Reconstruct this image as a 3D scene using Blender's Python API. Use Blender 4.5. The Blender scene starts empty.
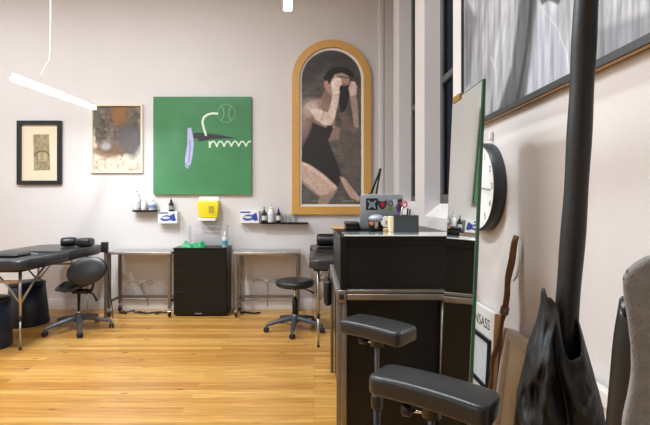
import bpy, bmesh, math, random
import numpy as np
from mathutils import Vector, Matrix
random.seed(7)
rng = np.random.default_rng(11)
C = bpy.context.scene.collection
PI = math.pi
# ---------------------------------------------------------------- camera model
F, VX, VY, EYE = 433.0, 314.0, 203.0, 1.34
D, XR = 5.44, 0.88                      # back wall distance, right wall x
def P(px, py, d):                       # a point seen at photo position (px,py) standing d metres away
    return Vector(((px-VX)*d/F, d, EYE+(VY-py)*d/F))
DW = D-.03
def wx(px, d=DW): return (px-VX)*d/F
def wz(py, d=DW): return EYE+(VY-py)*d/F
cam_d = bpy.data.cameras.new('camera'); cam = bpy.data.objects.new('camera', cam_d); C.objects.link(cam)
cam.location = (0, 0, EYE); cam.rotation_euler = (PI/2, 0, 0)
cam_d.sensor_width = 36; cam_d.lens = 36*F/650
cam_d.shift_x = (325-VX)/650; cam_d.shift_y = (VY-212.5)/650
cam_d.clip_start = .05
bpy.context.scene.camera = cam
# ---------------------------------------------------------------- materials
def lin(c):
    return tuple(((v/255)/12.92 if v/255 <= .04045 else ((v/255+.055)/1.055)**2.4) for v in c)
def mat(name, rgb, rough=.5, metal=0, coat=0, var=.06, scale=8, bump=0, bscale=60, emit=0, sheen=0, spec=.5):
    m = bpy.data.materials.new(name); m.use_nodes = True
    nt = m.node_tree; b = nt.nodes['Principled BSDF']; L = nt.links
    c = lin(rgb)
    b.inputs['Roughness'].default_value = rough; b.inputs['Metallic'].default_value = metal
    b.inputs['Coat Weight'].default_value = coat; b.inputs['Coat Roughness'].default_value = .05
    b.inputs['Specular IOR Level'].default_value = spec
    if sheen: b.inputs['Sheen Weight'].default_value = sheen
    tc = nt.nodes.new('ShaderNodeTexCoord')
    n = nt.nodes.new('ShaderNodeTexNoise'); n.inputs['Scale'].default_value = scale; n.inputs['Detail'].default_value = 4
    r = nt.nodes.new('ShaderNodeValToRGB')
    r.color_ramp.elements[0].position = .3; r.color_ramp.elements[1].position = .7
    r.color_ramp.elements[0].color = tuple(v*(1-var) for v in c)+(1,)
    r.color_ramp.elements[1].color = tuple(min(1, v*(1+var)) for v in c)+(1,)
    L.new(tc.outputs['Object'], n.inputs['Vector']); L.new(n.outputs['Fac'], r.inputs['Fac']); L.new(r.outputs['Color'], b.inputs['Base Color'])
    if bump:
        n2 = nt.nodes.new('ShaderNodeTexNoise'); n2.inputs['Scale'].default_value = bscale; n2.inputs['Detail'].default_value = 3
        bp = nt.nodes.new('ShaderNodeBump'); bp.inputs['Strength'].default_value = bump; bp.inputs['Distance'].default_value = .01
        L.new(tc.outputs['Object'], n2.inputs['Vector']); L.new(n2.outputs['Fac'], bp.inputs['Height']); L.new(bp.outputs['Normal'], b.inputs['Normal'])
    if emit:
        b.inputs['Emission Color'].default_value = c+(1,); b.inputs['Emission Strength'].default_value = emit
    return m
def art_mat(name, rough=.55, coat=0):
    m = bpy.data.materials.new(name); m.use_nodes = True
    nt = m.node_tree; b = nt.nodes['Principled BSDF']
    a = nt.nodes.new('ShaderNodeVertexColor'); a.layer_name = 'paint'
    nt.links.new(a.outputs['Color'], b.inputs['Base Color'])
    b.inputs['Roughness'].default_value = rough; b.inputs['Coat Weight'].default_value = coat; b.inputs['Coat Roughness'].default_value = .02
    return m
def glass_mat(name, tint=(255,255,255), gloss=.12, rough=.0):
    m = bpy.data.materials.new(name); m.use_nodes = True
    nt = m.node_tree; nt.nodes.clear(); N = nt.nodes.new
    o = N('ShaderNodeOutputMaterial'); mx = N('ShaderNodeMixShader'); t = N('ShaderNodeBsdfTransparent'); g = N('ShaderNodeBsdfGlossy')
    mx.inputs[0].default_value = gloss
    t.inputs['Color'].default_value = lin(tint)+(1,); g.inputs['Roughness'].default_value = rough
    nt.links.new(t.outputs[0], mx.inputs[1]); nt.links.new(g.outputs[0], mx.inputs[2]); nt.links.new(mx.outputs[0], o.inputs[0])
    return m
def floor_mat():
    m = bpy.data.materials.new('pine_boards'); m.use_nodes = True
    nt = m.node_tree; b = nt.nodes['Principled BSDF']; N = nt.nodes.new; L = nt.links.new
    tc = N('ShaderNodeTexCoord')
    br = N('ShaderNodeTexBrick'); br.offset = .37; br.offset_frequency = 3
    br.inputs['Color1'].default_value = (0,0,0,1); br.inputs['Color2'].default_value = (1,1,1,1); br.inputs['Mortar'].default_value = (.45,.45,.45,1)
    br.inputs['Scale'].default_value = 1; br.inputs['Brick Width'].default_value = 2.3; br.inputs['Row Height'].default_value = .066
    br.inputs['Mortar Size'].default_value = .0012; br.inputs['Mortar Smooth'].default_value = .2; br.inputs['Bias'].default_value = 0
    L(tc.outputs['Object'], br.inputs['Vector'])
    rp = N('ShaderNodeValToRGB'); e = rp.color_ramp.elements
    e[0].color = lin((190,134,62))+(1,); e[1].color = lin((224,176,98))+(1,)
    x = e.new(.5); x.color = lin((210,157,80))+(1,)
    L(br.outputs['Color'], rp.inputs['Fac'])
    mp = N('ShaderNodeMapping'); mp.inputs['Scale'].default_value = (1.2, 26, 1); L(tc.outputs['Object'], mp.inputs['Vector'])
    n = N('ShaderNodeTexNoise'); n.inputs['Scale'].default_value = 2.2; n.inputs['Detail'].default_value = 6; n.inputs['Distortion'].default_value = .6; L(mp.outputs['Vector'], n.inputs['Vector'])
    gr = N('ShaderNodeValToRGB'); gr.color_ramp.elements[0].position = .25; gr.color_ramp.elements[1].position = .72
    gr.color_ramp.elements[0].color = (.62,.54,.42,1); gr.color_ramp.elements[1].color = (1.08,1.06,1.02,1); L(n.outputs['Fac'], gr.inputs['Fac'])
    mul = N('ShaderNodeMixRGB'); mul.blend_type = 'MULTIPLY'; mul.inputs[0].default_value = 1; L(rp.outputs['Color'], mul.inputs[1]); L(gr.outputs['Color'], mul.inputs[2])
    # knots and nail marks
    mp2 = N('ShaderNodeMapping'); mp2.inputs['Scale'].default_value = (3.4, 9, 1); L(tc.outputs['Object'], mp2.inputs['Vector'])
    vo = N('ShaderNodeTexVoronoi'); vo.inputs['Scale'].default_value = 1.0; L(mp2.outputs['Vector'], vo.inputs['Vector'])
    kr = N('ShaderNodeValToRGB'); kr.color_ramp.elements[0].position = .04; kr.color_ramp.elements[1].position = .15
    kr.color_ramp.elements[0].color = (.22,.12,.06,1); kr.color_ramp.elements[1].color = (1,1,1,1); L(vo.outputs['Distance'], kr.inputs['Fac'])
    n3 = N('ShaderNodeTexNoise'); n3.inputs['Scale'].default_value = .9; L(tc.outputs['Object'], n3.inputs['Vector'])
    k3 = N('ShaderNodeValToRGB'); k3.color_ramp.elements[0].position = .40; k3.color_ramp.elements[1].position = .52; L(n3.outputs['Fac'], k3.inputs['Fac'])
    mk = N('ShaderNodeMixRGB'); mk.inputs[1].default_value = (1,1,1,1); L(k3.outputs['Color'], mk.inputs[0]); L(kr.outputs['Color'], mk.inputs[2])
    mu2 = N('ShaderNodeMixRGB'); mu2.blend_type = 'MULTIPLY'; mu2.inputs[0].default_value = .8; L(mul.outputs['Color'], mu2.inputs[1]); L(mk.outputs['Color'], mu2.inputs[2])
    seam = N('ShaderNodeMixRGB'); seam.inputs[2].default_value = lin((120,72,32))+(1,)
    sf = N('ShaderNodeMath'); sf.operation = 'MULTIPLY'; sf.inputs[1].default_value = .7; L(br.outputs['Fac'], sf.inputs[0])
    L(sf.outputs[0], seam.inputs[0]); L(mu2.outputs['Color'], seam.inputs[1]); L(seam.outputs['Color'], b.inputs['Base Color'])
    b.inputs['Roughness'].default_value = .32; b.inputs['Coat Weight'].default_value = .25; b.inputs['Coat Roughness'].default_value = .18
    bp = N('ShaderNodeBump'); bp.inputs['Strength'].default_value = .12; bp.inputs['Distance'].default_value = .004
    L(n.outputs['Fac'], bp.inputs['Height']); L(bp.outputs['Normal'], b.inputs['Normal'])
    return m
M = dict(
    floor=floor_mat(),
    wall=mat('wall_paint', (213,206,203), .75, var=.015, scale=2, bump=.05, bscale=40),
    ceil=mat('ceiling_paint', (205,195,186), .8, var=.02),
    trim=mat('trim_paint', (222,216,213), .45, var=.02),
    winframe=mat('window_frame_paint', (74,74,72), .45),
    blackleather=mat('black_vinyl', (30,31,32), .36, var=.15, scale=12, bump=.08, bscale=120),
    tablevinyl=mat('table_vinyl', (44,46,50), .3, var=.12, scale=10, bump=.06, bscale=120),
    padgrey=mat('armrest_vinyl', (34,35,36), .36, var=.1, scale=14, bump=.06, bscale=140),
    black=mat('black_plastic', (18,18,19), .42, var=.1),
    blackwood=mat('black_laminate', (17,16,15), .32, var=.15, scale=5, spec=.3),
    darkpanel=mat('black_board', (19,18,17), .4, var=.12, scale=4, spec=.3),
    binblack=mat('bin_plastic', (24,33,54), .4, var=.08),
    chrome=mat('chrome', (205,202,198), .18, 1, var=.03),
    alu=mat('aluminium', (178,178,178), .34, 1, var=.05),
    steel=mat('stainless_steel', (190,188,184), .32, .85, var=.06, scale=20),
    darksteel=mat('dark_steel', (128,120,110), .36, .7, var=.1, scale=15),
    greymetal=mat('grey_base', (88,90,94), .42, .5, var=.06),
    rubber=mat('rubber', (32,32,34), .7),
    gold=mat('honey_oak', (206,154,76), .42, var=.05, scale=6),
    white=mat('white_plastic', (232,230,228), .4, var=.02),
    mat_board=mat('mat_board', (228,222,212), .8, var=.02),
    cream=mat('cream_mount', (216,200,172), .8, var=.03),
    creamframe=mat('cream_frame', (220,207,186), .5, var=.03),
    blackframe=mat('black_frame', (26,29,34), .3, var=.1),
    blue=mat('blue_print', (52,64,160), .5, var=.08),
    yellow=mat('yellow_plastic', (232,212,40), .4, var=.04),
    label=mat('paper_label', (205,208,214), .6, var=.05, scale=40),
    cyan=mat('cyan_label', (70,150,180), .5),
    green=mat('green_film', (22,150,92), .4, var=.15, scale=20),
    tan=mat('tan_wood', (190,150,104), .5, var=.1, scale=12),
    stick=mat('gnarled_wood', (112,72,40), .55, var=.4, scale=30, bump=.5, bscale=40),
    horn=mat('pale_horn', (206,200,192), .4),
    laptop=mat('laptop_silver', (164,167,174), .38, .2, var=.03),
    red=mat('red_handle', (190,40,56), .4), purple=mat('purple_sticker', (98,70,130), .5), lime=mat('green_sticker', (110,150,70), .5),
    greystick=mat('grey_sticker', (140,146,152), .5),
    orange=mat('orange_plastic', (200,120,70), .5),
    felt=mat('grey_felt', (112,108,105), .95, var=.14, scale=60, bump=.35, bscale=260, sheen=.3),
    cloth=mat('black_cloth', (17,18,19), .58, var=.3, scale=12, bump=.35, bscale=22),
    pole=mat('black_sleeve', (22,22,22), .5, var=.15, scale=20, bump=.1, bscale=80),
    canvasback=mat('raw_canvas', (228,216,192), .85, var=.05, scale=14),
    whitewood=mat('white_wood', (220,212,204), .5, var=.03),
    board=mat('white_board', (214,212,208), .6, var=.03),
    ink=mat('dark_ink', (48,46,46), .6),
    greenedge=mat('glass_edge', (28,82,58), .15, var=.2, spec=.8),
    mirror=mat('mirror_silver', (232,238,236), .01, 1, var=0),
    brass=mat('brass_clip', (180,140,62), .35, .8),
    dial=mat('pale_dial', (236,235,232), .5, var=.01),
    book=mat('cream_block', (228,212,170), .6),
    slate=mat('slate_box', (52,54,56), .45, var=.05),
    led=mat('led_diffuser', (255,252,246), .4, emit=9, var=0),
    cup=glass_mat('clear_plastic', (246,247,248), .035, .05),
    acrylic=glass_mat('acrylic', (240,241,242), .03, .05),
    pane=glass_mat('window_glass', (150,160,175), .06, .0),
    topglass=mat('glass_sheet', (216,222,222), .06, var=.02, coat=1, spec=1),
)
# ---------------------------------------------------------------- mesh helpers
class MB:
    def __init__(s): s.bm = bmesh.new(); s.mats = []
    def mi(s, m):
        if m not in s.mats: s.mats.append(m)
        return s.mats.index(m)
    def _done(s, faces, m, smooth):
        i = s.mi(m)
        for f in faces: f.material_index = i; f.smooth = smooth
    def box(s, lo, hi, m, bev=0, seg=2, T=None):
        lo = Vector(lo); hi = Vector(hi)
        t = bmesh.new(); bmesh.ops.create_cube(t, size=1)
        c = (lo+hi)/2; d = hi-lo
        for v in t.verts: v.co = Vector((v.co.x*d.x, v.co.y*d.y, v.co.z*d.z))+c
        if bev: bmesh.ops.bevel(t, geom=t.edges[:], offset=bev, segments=seg, profile=.5, affect='EDGES')
        s._merge(t, m, bev > 0 and seg > 1, T)
    def _merge(s, t, m, smooth, T=None):
        if T is not None: bmesh.ops.transform(t, matrix=T, verts=t.verts[:])
        mp = {v: s.bm.verts.new(v.co) for v in t.verts}
        fs = []
        for f in t.faces:
            try: fs.append(s.bm.faces.new([mp[v] for v in f.verts]))
            except ValueError: pass
        s._done(fs, m, smooth); t.free()
    def bar(s, a, b, w, h, m, bev=0, up=(0,0,1)):          # rectangular bar from a to b
        a = Vector(a); b = Vector(b); z = (b-a); L = z.length; z.normalize()
        u = Vector(up)
        if abs(z.dot(u)) > .98: u = Vector((0,1,0))
        x = u.cross(z).normalized(); y = z.cross(x)
        T = Matrix((x, y, z)).transposed().to_4x4(); T.translation = a
        s.box((-w/2,-h/2,0), (w/2,h/2,L), m, bev, 2, T)
    def tube(s, pts, r, m, n=12, caps=True):
        pts = [Vector(p) for p in pts]; k = len(pts)
        rs = r if isinstance(r, (list, tuple)) else [r]*k
        rings = []; prev = None
        for i, p in enumerate(pts):
            t = (pts[min(i+1,k-1)]-pts[max(i-1,0)]).normalized()
            if prev is None:
                u = Vector((0,0,1)) if abs(t.z) < .9 else Vector((0,1,0))
                x = u.cross(t).normalized()
            else:
                x = (prev-t*prev.dot(t)).normalized()
            prev = x; y = t.cross(x)
            rings.append([s.bm.verts.new(p+(x*math.cos(2*PI*j/n)+y*math.sin(2*PI*j/n))*rs[i]) for j in range(n)])
        fs = []
        for a, b in zip(rings, rings[1:]):
            for j in range(n): fs.append(s.bm.faces.new((a[j], a[(j+1)%n], b[(j+1)%n], b[j])))
        s._done(fs, m, True)
        if caps: s._done([s.bm.faces.new(rings[0][::-1]), s.bm.faces.new(rings[-1])], m, False)
    def lathe(s, prof, m, c=(0,0,0), n=28, axis='z', sx=1, sy=1, cap=True):
        c = Vector(c); rings = []
        def at(r, h, a):
            x, y = r*math.cos(a)*sx, r*math.sin(a)*sy
            return c+(Vector((x,y,h)) if axis == 'z' else Vector((h,x,y)) if axis == 'x' else Vector((x,h,y)))
        for r, h in prof: rings.append([s.bm.verts.new(at(max(r,1e-4), h, 2*PI*j/n)) for j in range(n)])
        fs = []
        for a, b in zip(rings, rings[1:]):
            for j in range(n): fs.append(s.bm.faces.new((a[j], a[(j+1)%n], b[(j+1)%n], b[j])))
        s._done(fs, m, True)
        if cap: s._done([s.bm.faces.new(rings[0][::-1]), s.bm.faces.new(rings[-1])], m, False)
    def prism(s, poly, y0, y1, m, bev=0, T=None):           # polygon in x,z extruded along y
        t = bmesh.new()
        a = [t.verts.new((x, y0, z)) for x, z in poly]; b = [t.verts.new((x, y1, z)) for x, z in poly]
        t.faces.new(a); t.faces.new(b[::-1]); k = len(poly)
        for i in range(k): t.faces.new((a[i], b[i], b[(i+1)%k], a[(i+1)%k]))
        bmesh.ops.recalc_face_normals(t, faces=t.faces[:])
        if bev: bmesh.ops.bevel(t, geom=[e for e in t.edges], offset=bev, segments=3, profile=.5, affect='EDGES')
        s._merge(t, m, bev > 0, T)
    def sphere(s, c, r, m, T=None, seg=24):
        t = bmesh.new(); bmesh.ops.create_uvsphere(t, u_segments=seg, v_segments=seg//2, radius=1)
        r = Vector(r) if not isinstance(r, (int, float)) else Vector((r,r,r))
        for v in t.verts: v.co = Vector((v.co.x*r.x, v.co.y*r.y, v.co.z*r.z))
        TT = Matrix.Translation(Vector(c)) @ (T or Matrix.Identity(4))
        s._merge(t, m, True, TT)
    def grid(s, rows, m, close=False, smooth=True):
        vs = [[s.bm.verts.new(p) for p in r] for r in rows]; fs = []
        for a, b in zip(vs, vs[1:]):
            n = len(a)
            for j in range(n if close else n-1): fs.append(s.bm.faces.new((a[j], a[(j+1)%n], b[(j+1)%n], b[j])))
        s._done(fs, m, smooth)
    def build(s, name, parent=None, loc=None, recalc=True):
        if recalc: bmesh.ops.recalc_face_normals(s.bm, faces=s.bm.faces[:])
        me = bpy.data.meshes.new(name); s.bm.to_mesh(me); s.bm.free()
        for m in s.mats: me.materials.append(m)
        o = bpy.data.objects.new(name, me); C.objects.link(o)
        if parent: o.parent = parent; o.matrix_parent_inverse = parent_inv(parent)
        elif loc is not None:
            o.location = loc
        return o
def parent_inv(p):
    bpy.context.view_layer.update() if False else None
    T = Matrix.Identity(4); q = p
    while q is not None:
        T = (q.matrix_parent_inverse @ q.matrix_basis if q.parent else q.matrix_basis) @ T
        q = q.parent
    return T.inverted()
def tag(o, label, cat, group=None):
    o['label'] = label; o['category'] = cat
    if group: o['group'] = group
    return o
def thing(name, label, cat, loc=(0,0,0), group=None):   # an Empty at the base; parts are built in world coordinates
    o = bpy.data.objects.new(name, None); C.objects.link(o); o.location = loc; o.empty_display_size = .1
    o.matrix_basis = Matrix.Translation(Vector(loc))
    return tag(o, label, cat, group)
def structure(o): o['kind'] = 'structure'; return o
def children(o): return [c for c in bpy.data.objects if c.parent == o]
def dup(o, loc, label, parent=None, rotz=0):
    r = o.copy(); C.objects.link(r)
    r.location = loc
    if rotz: r.rotation_euler = (0,0,rotz)
    r['label'] = label
    for ch in children(o):
        c = ch.copy(); C.objects.link(c); c.parent = r
        for g in children(ch):
            d = g.copy(); C.objects.link(d); d.parent = c
    return r
def one(name, parent, fn):                             # one-mesh part
    m = MB(); fn(m); return m.build(name, parent)
def text_mesh(name, txt, size, m, parent, T, extrude=.001):
    cu = bpy.data.curves.new(name, 'FONT'); cu.body = txt; cu.size = size; cu.extrude = extrude; cu.align_x = 'LEFT'
    to = bpy.data.objects.new(name+'_tmp', cu); C.objects.link(to)
    bpy.context.view_layer.update()
    me = bpy.data.meshes.new_from_object(to.evaluated_get(bpy.context.evaluated_depsgraph_get()))
    bpy.data.objects.remove(to); me.transform(T); me.materials.clear(); me.materials.append(m)
    o = bpy.data.objects.new(name, me); C.objects.link(o); o.parent = parent; o.matrix_parent_inverse = parent_inv(parent)
    return o
# ---------------------------------------------------------------- painting helpers (numpy, photo pixels of the picture itself)
def poly_sd(X, Y, pts):
    pts = np.array(pts, float); inside = np.zeros(X.shape, bool); dist = np.full(X.shape, 1e9); n = len(pts)
    for i in range(n):
        x0, y0 = pts[i]; x1, y1 = pts[(i+1) % n]
        dx, dy = x1-x0, y1-y0
        t = np.clip(((X-x0)*dx+(Y-y0)*dy)/(dx*dx+dy*dy+1e-9), 0, 1)
        dist = np.minimum(dist, np.hypot(X-x0-t*dx, Y-y0-t*dy))
        c = ((y0 > Y) != (y1 > Y)) & (X < (x1-x0)*(Y-y0)/((y1-y0) if y1 != y0 else 1e-9)+x0)
        inside ^= c
    return np.where(inside, -dist, dist)
def line_sd(X, Y, pts):
    d = np.full(X.shape, 1e9)
    for (x0, y0), (x1, y1) in zip(pts, pts[1:]):
        dx, dy = x1-x0, y1-y0
        t = np.clip(((X-x0)*dx+(Y-y0)*dy)/(dx*dx+dy*dy+1e-9), 0, 1)
        d = np.minimum(d, np.hypot(X-x0-t*dx, Y-y0-t*dy))
    return d
def over(img, sd, col, soft=.6, a=1.0):
    k = np.clip(.5-sd/soft, 0, 1)[..., None]*a
    return img*(1-k)+np.array(col, float)*k
def noise2(X, Y, sx, sy, seed=0, octv=3):
    out = np.zeros(X.shape); amp = 1; tot = 0
    r = np.random.default_rng(seed)
    for o in range(octv):
        G = r.random((64, 64)); u = X/sx*2**o+17.3*o; v = Y/sy*2**o+5.1*o
        i = np.floor(u).astype(int); j = np.floor(v).astype(int); fu = u-i; fv = v-j
        fu = fu*fu*(3-2*fu); fv = fv*fv*(3-2*fv)
        g = lambda a, b: G[a % 64, b % 64]
        out += amp*((g(i,j)*(1-fu)+g(i+1,j)*fu)*(1-fv)+(g(i,j+1)*(1-fu)+g(i+1,j+1)*fu)*fv); tot += amp; amp *= .5
    return out/tot
def srgb2lin(a):
    a = np.clip(a/255, 0, 1); return np.where(a <= .04045, a/12.92, ((a+.055)/1.055)**2.4)
def painted(name, PX, PY, W3, fn, m, parent):           # PX,PY: grids of picture coordinates, W3: grid of 3-D points
    ny, nx = PX.shape; img = srgb2lin(fn(PX, PY))
    verts = W3.reshape(-1, 3)
    idx = np.arange(nx*ny).reshape(ny, nx)
    faces = np.stack([idx[:-1,:-1], idx[:-1,1:], idx[1:,1:], idx[1:,:-1]], -1).reshape(-1, 4)
    me = bpy.data.meshes.new(name); me.from_pydata(verts.tolist(), [], faces.tolist())
    ca = me.color_attributes.new('paint', 'FLOAT_COLOR', 'POINT')
    ca.data.foreach_set('color', np.concatenate([img.reshape(-1,3), np.ones((nx*ny,1))], 1).astype(np.float32).ravel())
    me.materials.append(m)
    o = bpy.data.objects.new(name, me); C.objects.link(o); o.parent = parent; o.matrix_parent_inverse = parent_inv(parent)
    return o
def wall_picture_grid(x0, y0, x1, y1, nx, ny, yw):      # on the back wall; pixels -> points on plane y = yw
    px = np.linspace(x0, x1, nx); py = np.linspace(y1, y0, ny); PX, PY = np.meshgrid(px, py)
    s = DW/F
    return PX, PY, np.stack([(PX-VX)*s, np.full(PX.shape, yw), EYE+(VY-PY)*s], -1)
# ================================================================ SETTING
XL, YR, ZC = -5.2, -3.4, 4.25
m = MB(); m.box((XL-.1, YR-.1, -.1), (XR+.3, D+.15, 0), M['floor']); structure(m.build('floor'))
m = MB(); m.box((XL-.1, YR-.1, ZC), (XR+.3, D+.15, ZC+.1), M['ceil']); structure(m.build('ceiling'))
m = MB(); m.box((XL, D, 0), (XR+.3, D+.15, ZC), M['wall']); structure(m.build('wall_back'))
m = MB(); m.box((XL-.1, YR, 0), (XL, D, ZC), M['wall']); structure(m.build('wall_left'))
m = MB(); m.box((XL, YR-.1, 0), (XR+.3, YR, ZC), M['wall']); structure(m.build('wall_rear'))
# right wall with three deep windows over splayed sills
XG = 1.004
wins = [(4.79, 5.40), (3.77, 4.48), (2.74, 3.45)]
SZ0, SZ1, WT = 1.236, 1.335, 4.0
m = MB()
m.box((XR, YR, 0), (XR+.25, D, SZ0), M['wall']); m.box((XR, YR, WT), (XR+.25, D, ZC), M['wall'])
edges = [YR]+[v for w in reversed(wins) for v in w]+[D]
for a, b in zip(edges[::2], edges[1::2]): m.box((XR, a, SZ0), (XR+.25, b, WT), M['wall'])
for a, b in wins:
    t = bmesh.new(); v = [t.verts.new(p) for p in ((XR,a,SZ0),(XR+.25,a,SZ0),(XR+.25,a,SZ1),(XG,a,SZ1),(XR,b,SZ0),(XR+.25,b,SZ0),(XR+.25,b,SZ1),(XG,b,SZ1))]
    for f in ((0,1,2,3),(4,7,6,5),(0,3,7,4),(3,2,6,7),(1,5,6,2),(0,4,5,1)): t.faces.new([v[i] for i in f])
    m._merge(t, M['trim'], False)
structure(m.build('wall_right'))
for k, (a, b) in enumerate(wins):
    m = MB(); w = .05
    for lo, hi in (((XG,a,SZ1),(XG+.05,a+w,WT)), ((XG,b-w,SZ1),(XG+.05,b,WT)), ((XG,a+w,SZ1),(XG+.05,b-w,SZ1+.07)), ((XG,a+w,WT-w),(XG+.05,b-w,WT)), ((XG-.005,a+w,2.27),(XG+.045,b-w,2.325))):
        m.box(lo, hi, M['winframe'], .004, 1)
    wo = structure(m.build('window_%d' % (k+1)))
    m = MB(); m.box((XG+.02,a+w,SZ1+.07), (XG+.026,b-w,WT-w), M['pane']); m.build('glass_pane', wo)
m = MB(); m.box((XL, D-.02, 0), (XR, D, .14), M['trim'], .006); structure(m.build('baseboard_back'))
m = MB(); m.box((XR-.02, YR, 0), (XR, D-.02, .14), M['trim'], .006); structure(m.build('baseboard_right'))
# corner pipe / trim beside the arched picture
m = MB(); m.box((XR-.07, D-.035, .14), (XR-.005, D, ZC), M['trim'], .008); structure(m.build('trim_1'))
# ================================================================ LIGHTS
def pendant(label, p0, p1, cable, power, group='linear pendant lights'):
    p0 = Vector(p0); p1 = Vector(p1); mid = (p0+p1)/2; e = (p1-p0).normalized()*.035; p0 += e; p1 -= e
    t = thing('pendant_light', label, 'pendant light', (mid.x, mid.y, p0.z), group)
    dirv = (p1-p0).normalized()
    one('housing', t, lambda m: m.bar(p0+Vector((0,0,.032)), p1+Vector((0,0,.032)), .02, .03, M['white'], .003))
    one('diffuser', t, lambda m: m.bar(p0, p1, .046, .034, M['led'], .004))
    one('cable', t, lambda m: m.tube(cable, .0045, M['white'], 8))
    la = bpy.data.lights.new('pendant_lamp', 'AREA'); la.shape = 'RECTANGLE'; la.size = .06; la.size_y = (p1-p0).length; la.energy = power
    la.color = (.83, .93, 1)
    lo = bpy.data.objects.new('pendant_lamp', la); C.objects.link(lo)
    lo.location = mid-Vector((0,0,.045)); lo.rotation_euler = (0, 0, math.atan2(-dirv.x, dirv.y)); lo.parent = t; lo.matrix_parent_inverse = parent_inv(t)
    return t
pc = [P(41,79,3.95), P(42,72,3.95), P(45,66,3.95), P(49.5,60,3.95), P(50,50,3.95), P(50.5,20,3.95)]; pc.append(Vector((pc[-1].x, 3.95, ZC)))
PW = 34
pendant('white linear pendant light hanging on a cable above the black massage table', (-2.526,3.586,2.38), (-2.40,4.78,2.38), pc, PW)
pendant('linear pendant light cut off by the top of the photo above the stool', (-.06,1.2,2.40), (-.146,2.39,2.40), [(-.1,1.7,2.46),(-.1,1.7,ZC)], 12)
pendant('added linear pendant light, out of view on the left', (-2.5,.3,2.4), (-2.5,1.5,2.4), [(-2.5,.9,2.46),(-2.5,.9,ZC)], PW)  # added lamp outside the view, fills the room with light from the left
pendant('added unseen linear pendant light behind the camera near the middle', (-1.5,-1.3,2.4), (-1.5,-.1,2.4), [(-1.5,-.7,2.46),(-1.5,-.7,ZC)], 8)  # added unseen lamp, placed so the pole's cast shadow falls behind the pole
pendant('added unseen linear pendant light by the rear wall on the left', (-2.6,-2.4,2.4), (-2.6,-1.2,2.4), [(-2.6,-1.8,2.46),(-2.6,-1.8,ZC)], PW)  # added unseen lamp, lights the room from the rear
def ceiling_lamp(label, x, y, r, power):
    t = thing('ceiling_lamp', label, 'ceiling light', (x,y,ZC), 'ceiling lamps')
    one('housing', t, lambda m: m.lathe([(r+.02,ZC-.05),(r+.02,ZC)], M['white'], (x,y,0)))
    one('diffuser', t, lambda m: m.lathe([(.01,ZC-.062),(r,ZC-.055),(r,ZC-.05)], M['led'], (x,y,0)))
    la = bpy.data.lights.new('ceiling_bulb', 'AREA'); la.shape = 'DISK'; la.size = 2*r; la.energy = power; la.color = (.83,.93,1)
    lo = bpy.data.objects.new('ceiling_bulb', la); C.objects.link(lo); lo.location = (x,y,ZC-.07); lo.parent = t; lo.matrix_parent_inverse = parent_inv(t)
ceiling_lamp('round ceiling lamp above the counter side of the room', -.1, 1.6, .12, 62)
ceiling_lamp('added unseen round ceiling lamp above the middle of the room', -1.9, 2.9, .18, 130)  # added lamp with no seen source, brightens the back wall
ceiling_lamp('added unseen round ceiling lamp by the left wall', -4.2, 3.4, .18, 80)  # unseen too, added to lift the back wall towards the left
w = bpy.data.worlds.new('dusk'); bpy.context.scene.world = w; w.use_nodes = True
w.node_tree.nodes['Background'].inputs[0].default_value = lin((52,84,150))+(1,); w.node_tree.nodes['Background'].inputs[1].default_value = .9
vs = bpy.context.scene.view_settings
vs.view_transform = 'Standard'; vs.look = 'None'; vs.gamma = 1; vs.use_curve_mapping = False; vs.exposure = -.14
# ================================================================ PICTURES
def frame4(m, x0, z0, x1, z1, w, y0, y1, mt, bev=.003):   # a rectangular frame of four mitred rails around (x0..x1, z0..z1)
    t = bmesh.new()
    o = [(x0,z0),(x1,z0),(x1,z1),(x0,z1)]; i = [(x0+w,z0+w),(x1-w,z0+w),(x1-w,z1-w),(x0+w,z1-w)]
    V = lambda L, y: [t.verts.new((x,y,z)) for x, z in L]
    of, ob, inf, inb = V(o,y0), V(o,y1), V(i,y0), V(i,y1)
    for k in range(4):
        n = (k+1) % 4
        for q in ((of[k],of[n],inf[n],inf[k]), (ob[k],inb[k],inb[n],ob[n]), (of[k],ob[k],ob[n],of[n]), (inf[k],inf[n],inb[n],inb[k])): t.faces.new(q)
    m._merge(t, mt, False)
# 1. small framed etching
def etching(X, Y):
    img = np.ones(X.shape+(3,))*np.array((224,208,180.))
    x = (X-17)/44*61.2*1.0; 
    pl = [(32.3,134.2),(48,134),(49.3,170),(33,170.4)]
    sd = poly_sd(X, Y, pl); n = noise2(X, Y, 2.0, 2.4, 3)
    pc_ = np.stack([112+70*n, 100+66*n, 74+56*n], -1); k = np.clip(.5-sd/.5, 0, 1)[..., None]; img = img*(1-k)+pc_*k
    for gx in (37,40,43,46):
        img = over(img, np.where(sd < 0, np.abs(X-gx)-.12+np.where((Y > 137)&(Y < 147), 0, 9), 9), (205,190,150), .5, .7)
    img = over(img, np.abs(np.hypot((X-41)/1.2, Y-157)-6.2)-.5+np.where(Y < 156, 0, 9), (70,60,46), .8, .8)
    img = over(img, poly_sd(X, Y, [(37.5,152.5),(45.5,152.5),(45.5,161),(37.5,161)]), (190,172,134), .6, .8)
    for gx in (40.2,42): img = over(img, np.where((Y > 153)&(Y < 160), np.abs(X-gx)-.3, 9), (72,60,46), .5, .9)
    return img
t = thing('framed_etching', 'small black framed etching in a cream mount, leftmost picture on the back wall', 'picture', P(39,185,D))
def fe(m): frame4(m, wx(16.8), wz(184.6), wx(61.2), wz(120.6), .05, D-.035, D, M['blackframe'])
one('frame', t, fe)
PX, PY, W = wall_picture_grid(19.5,123.5,58.5,181.5,120,170, D-.012)
painted('print', PX, PY, W, etching, art_mat('etching_ink', .6, .3), t)
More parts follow.
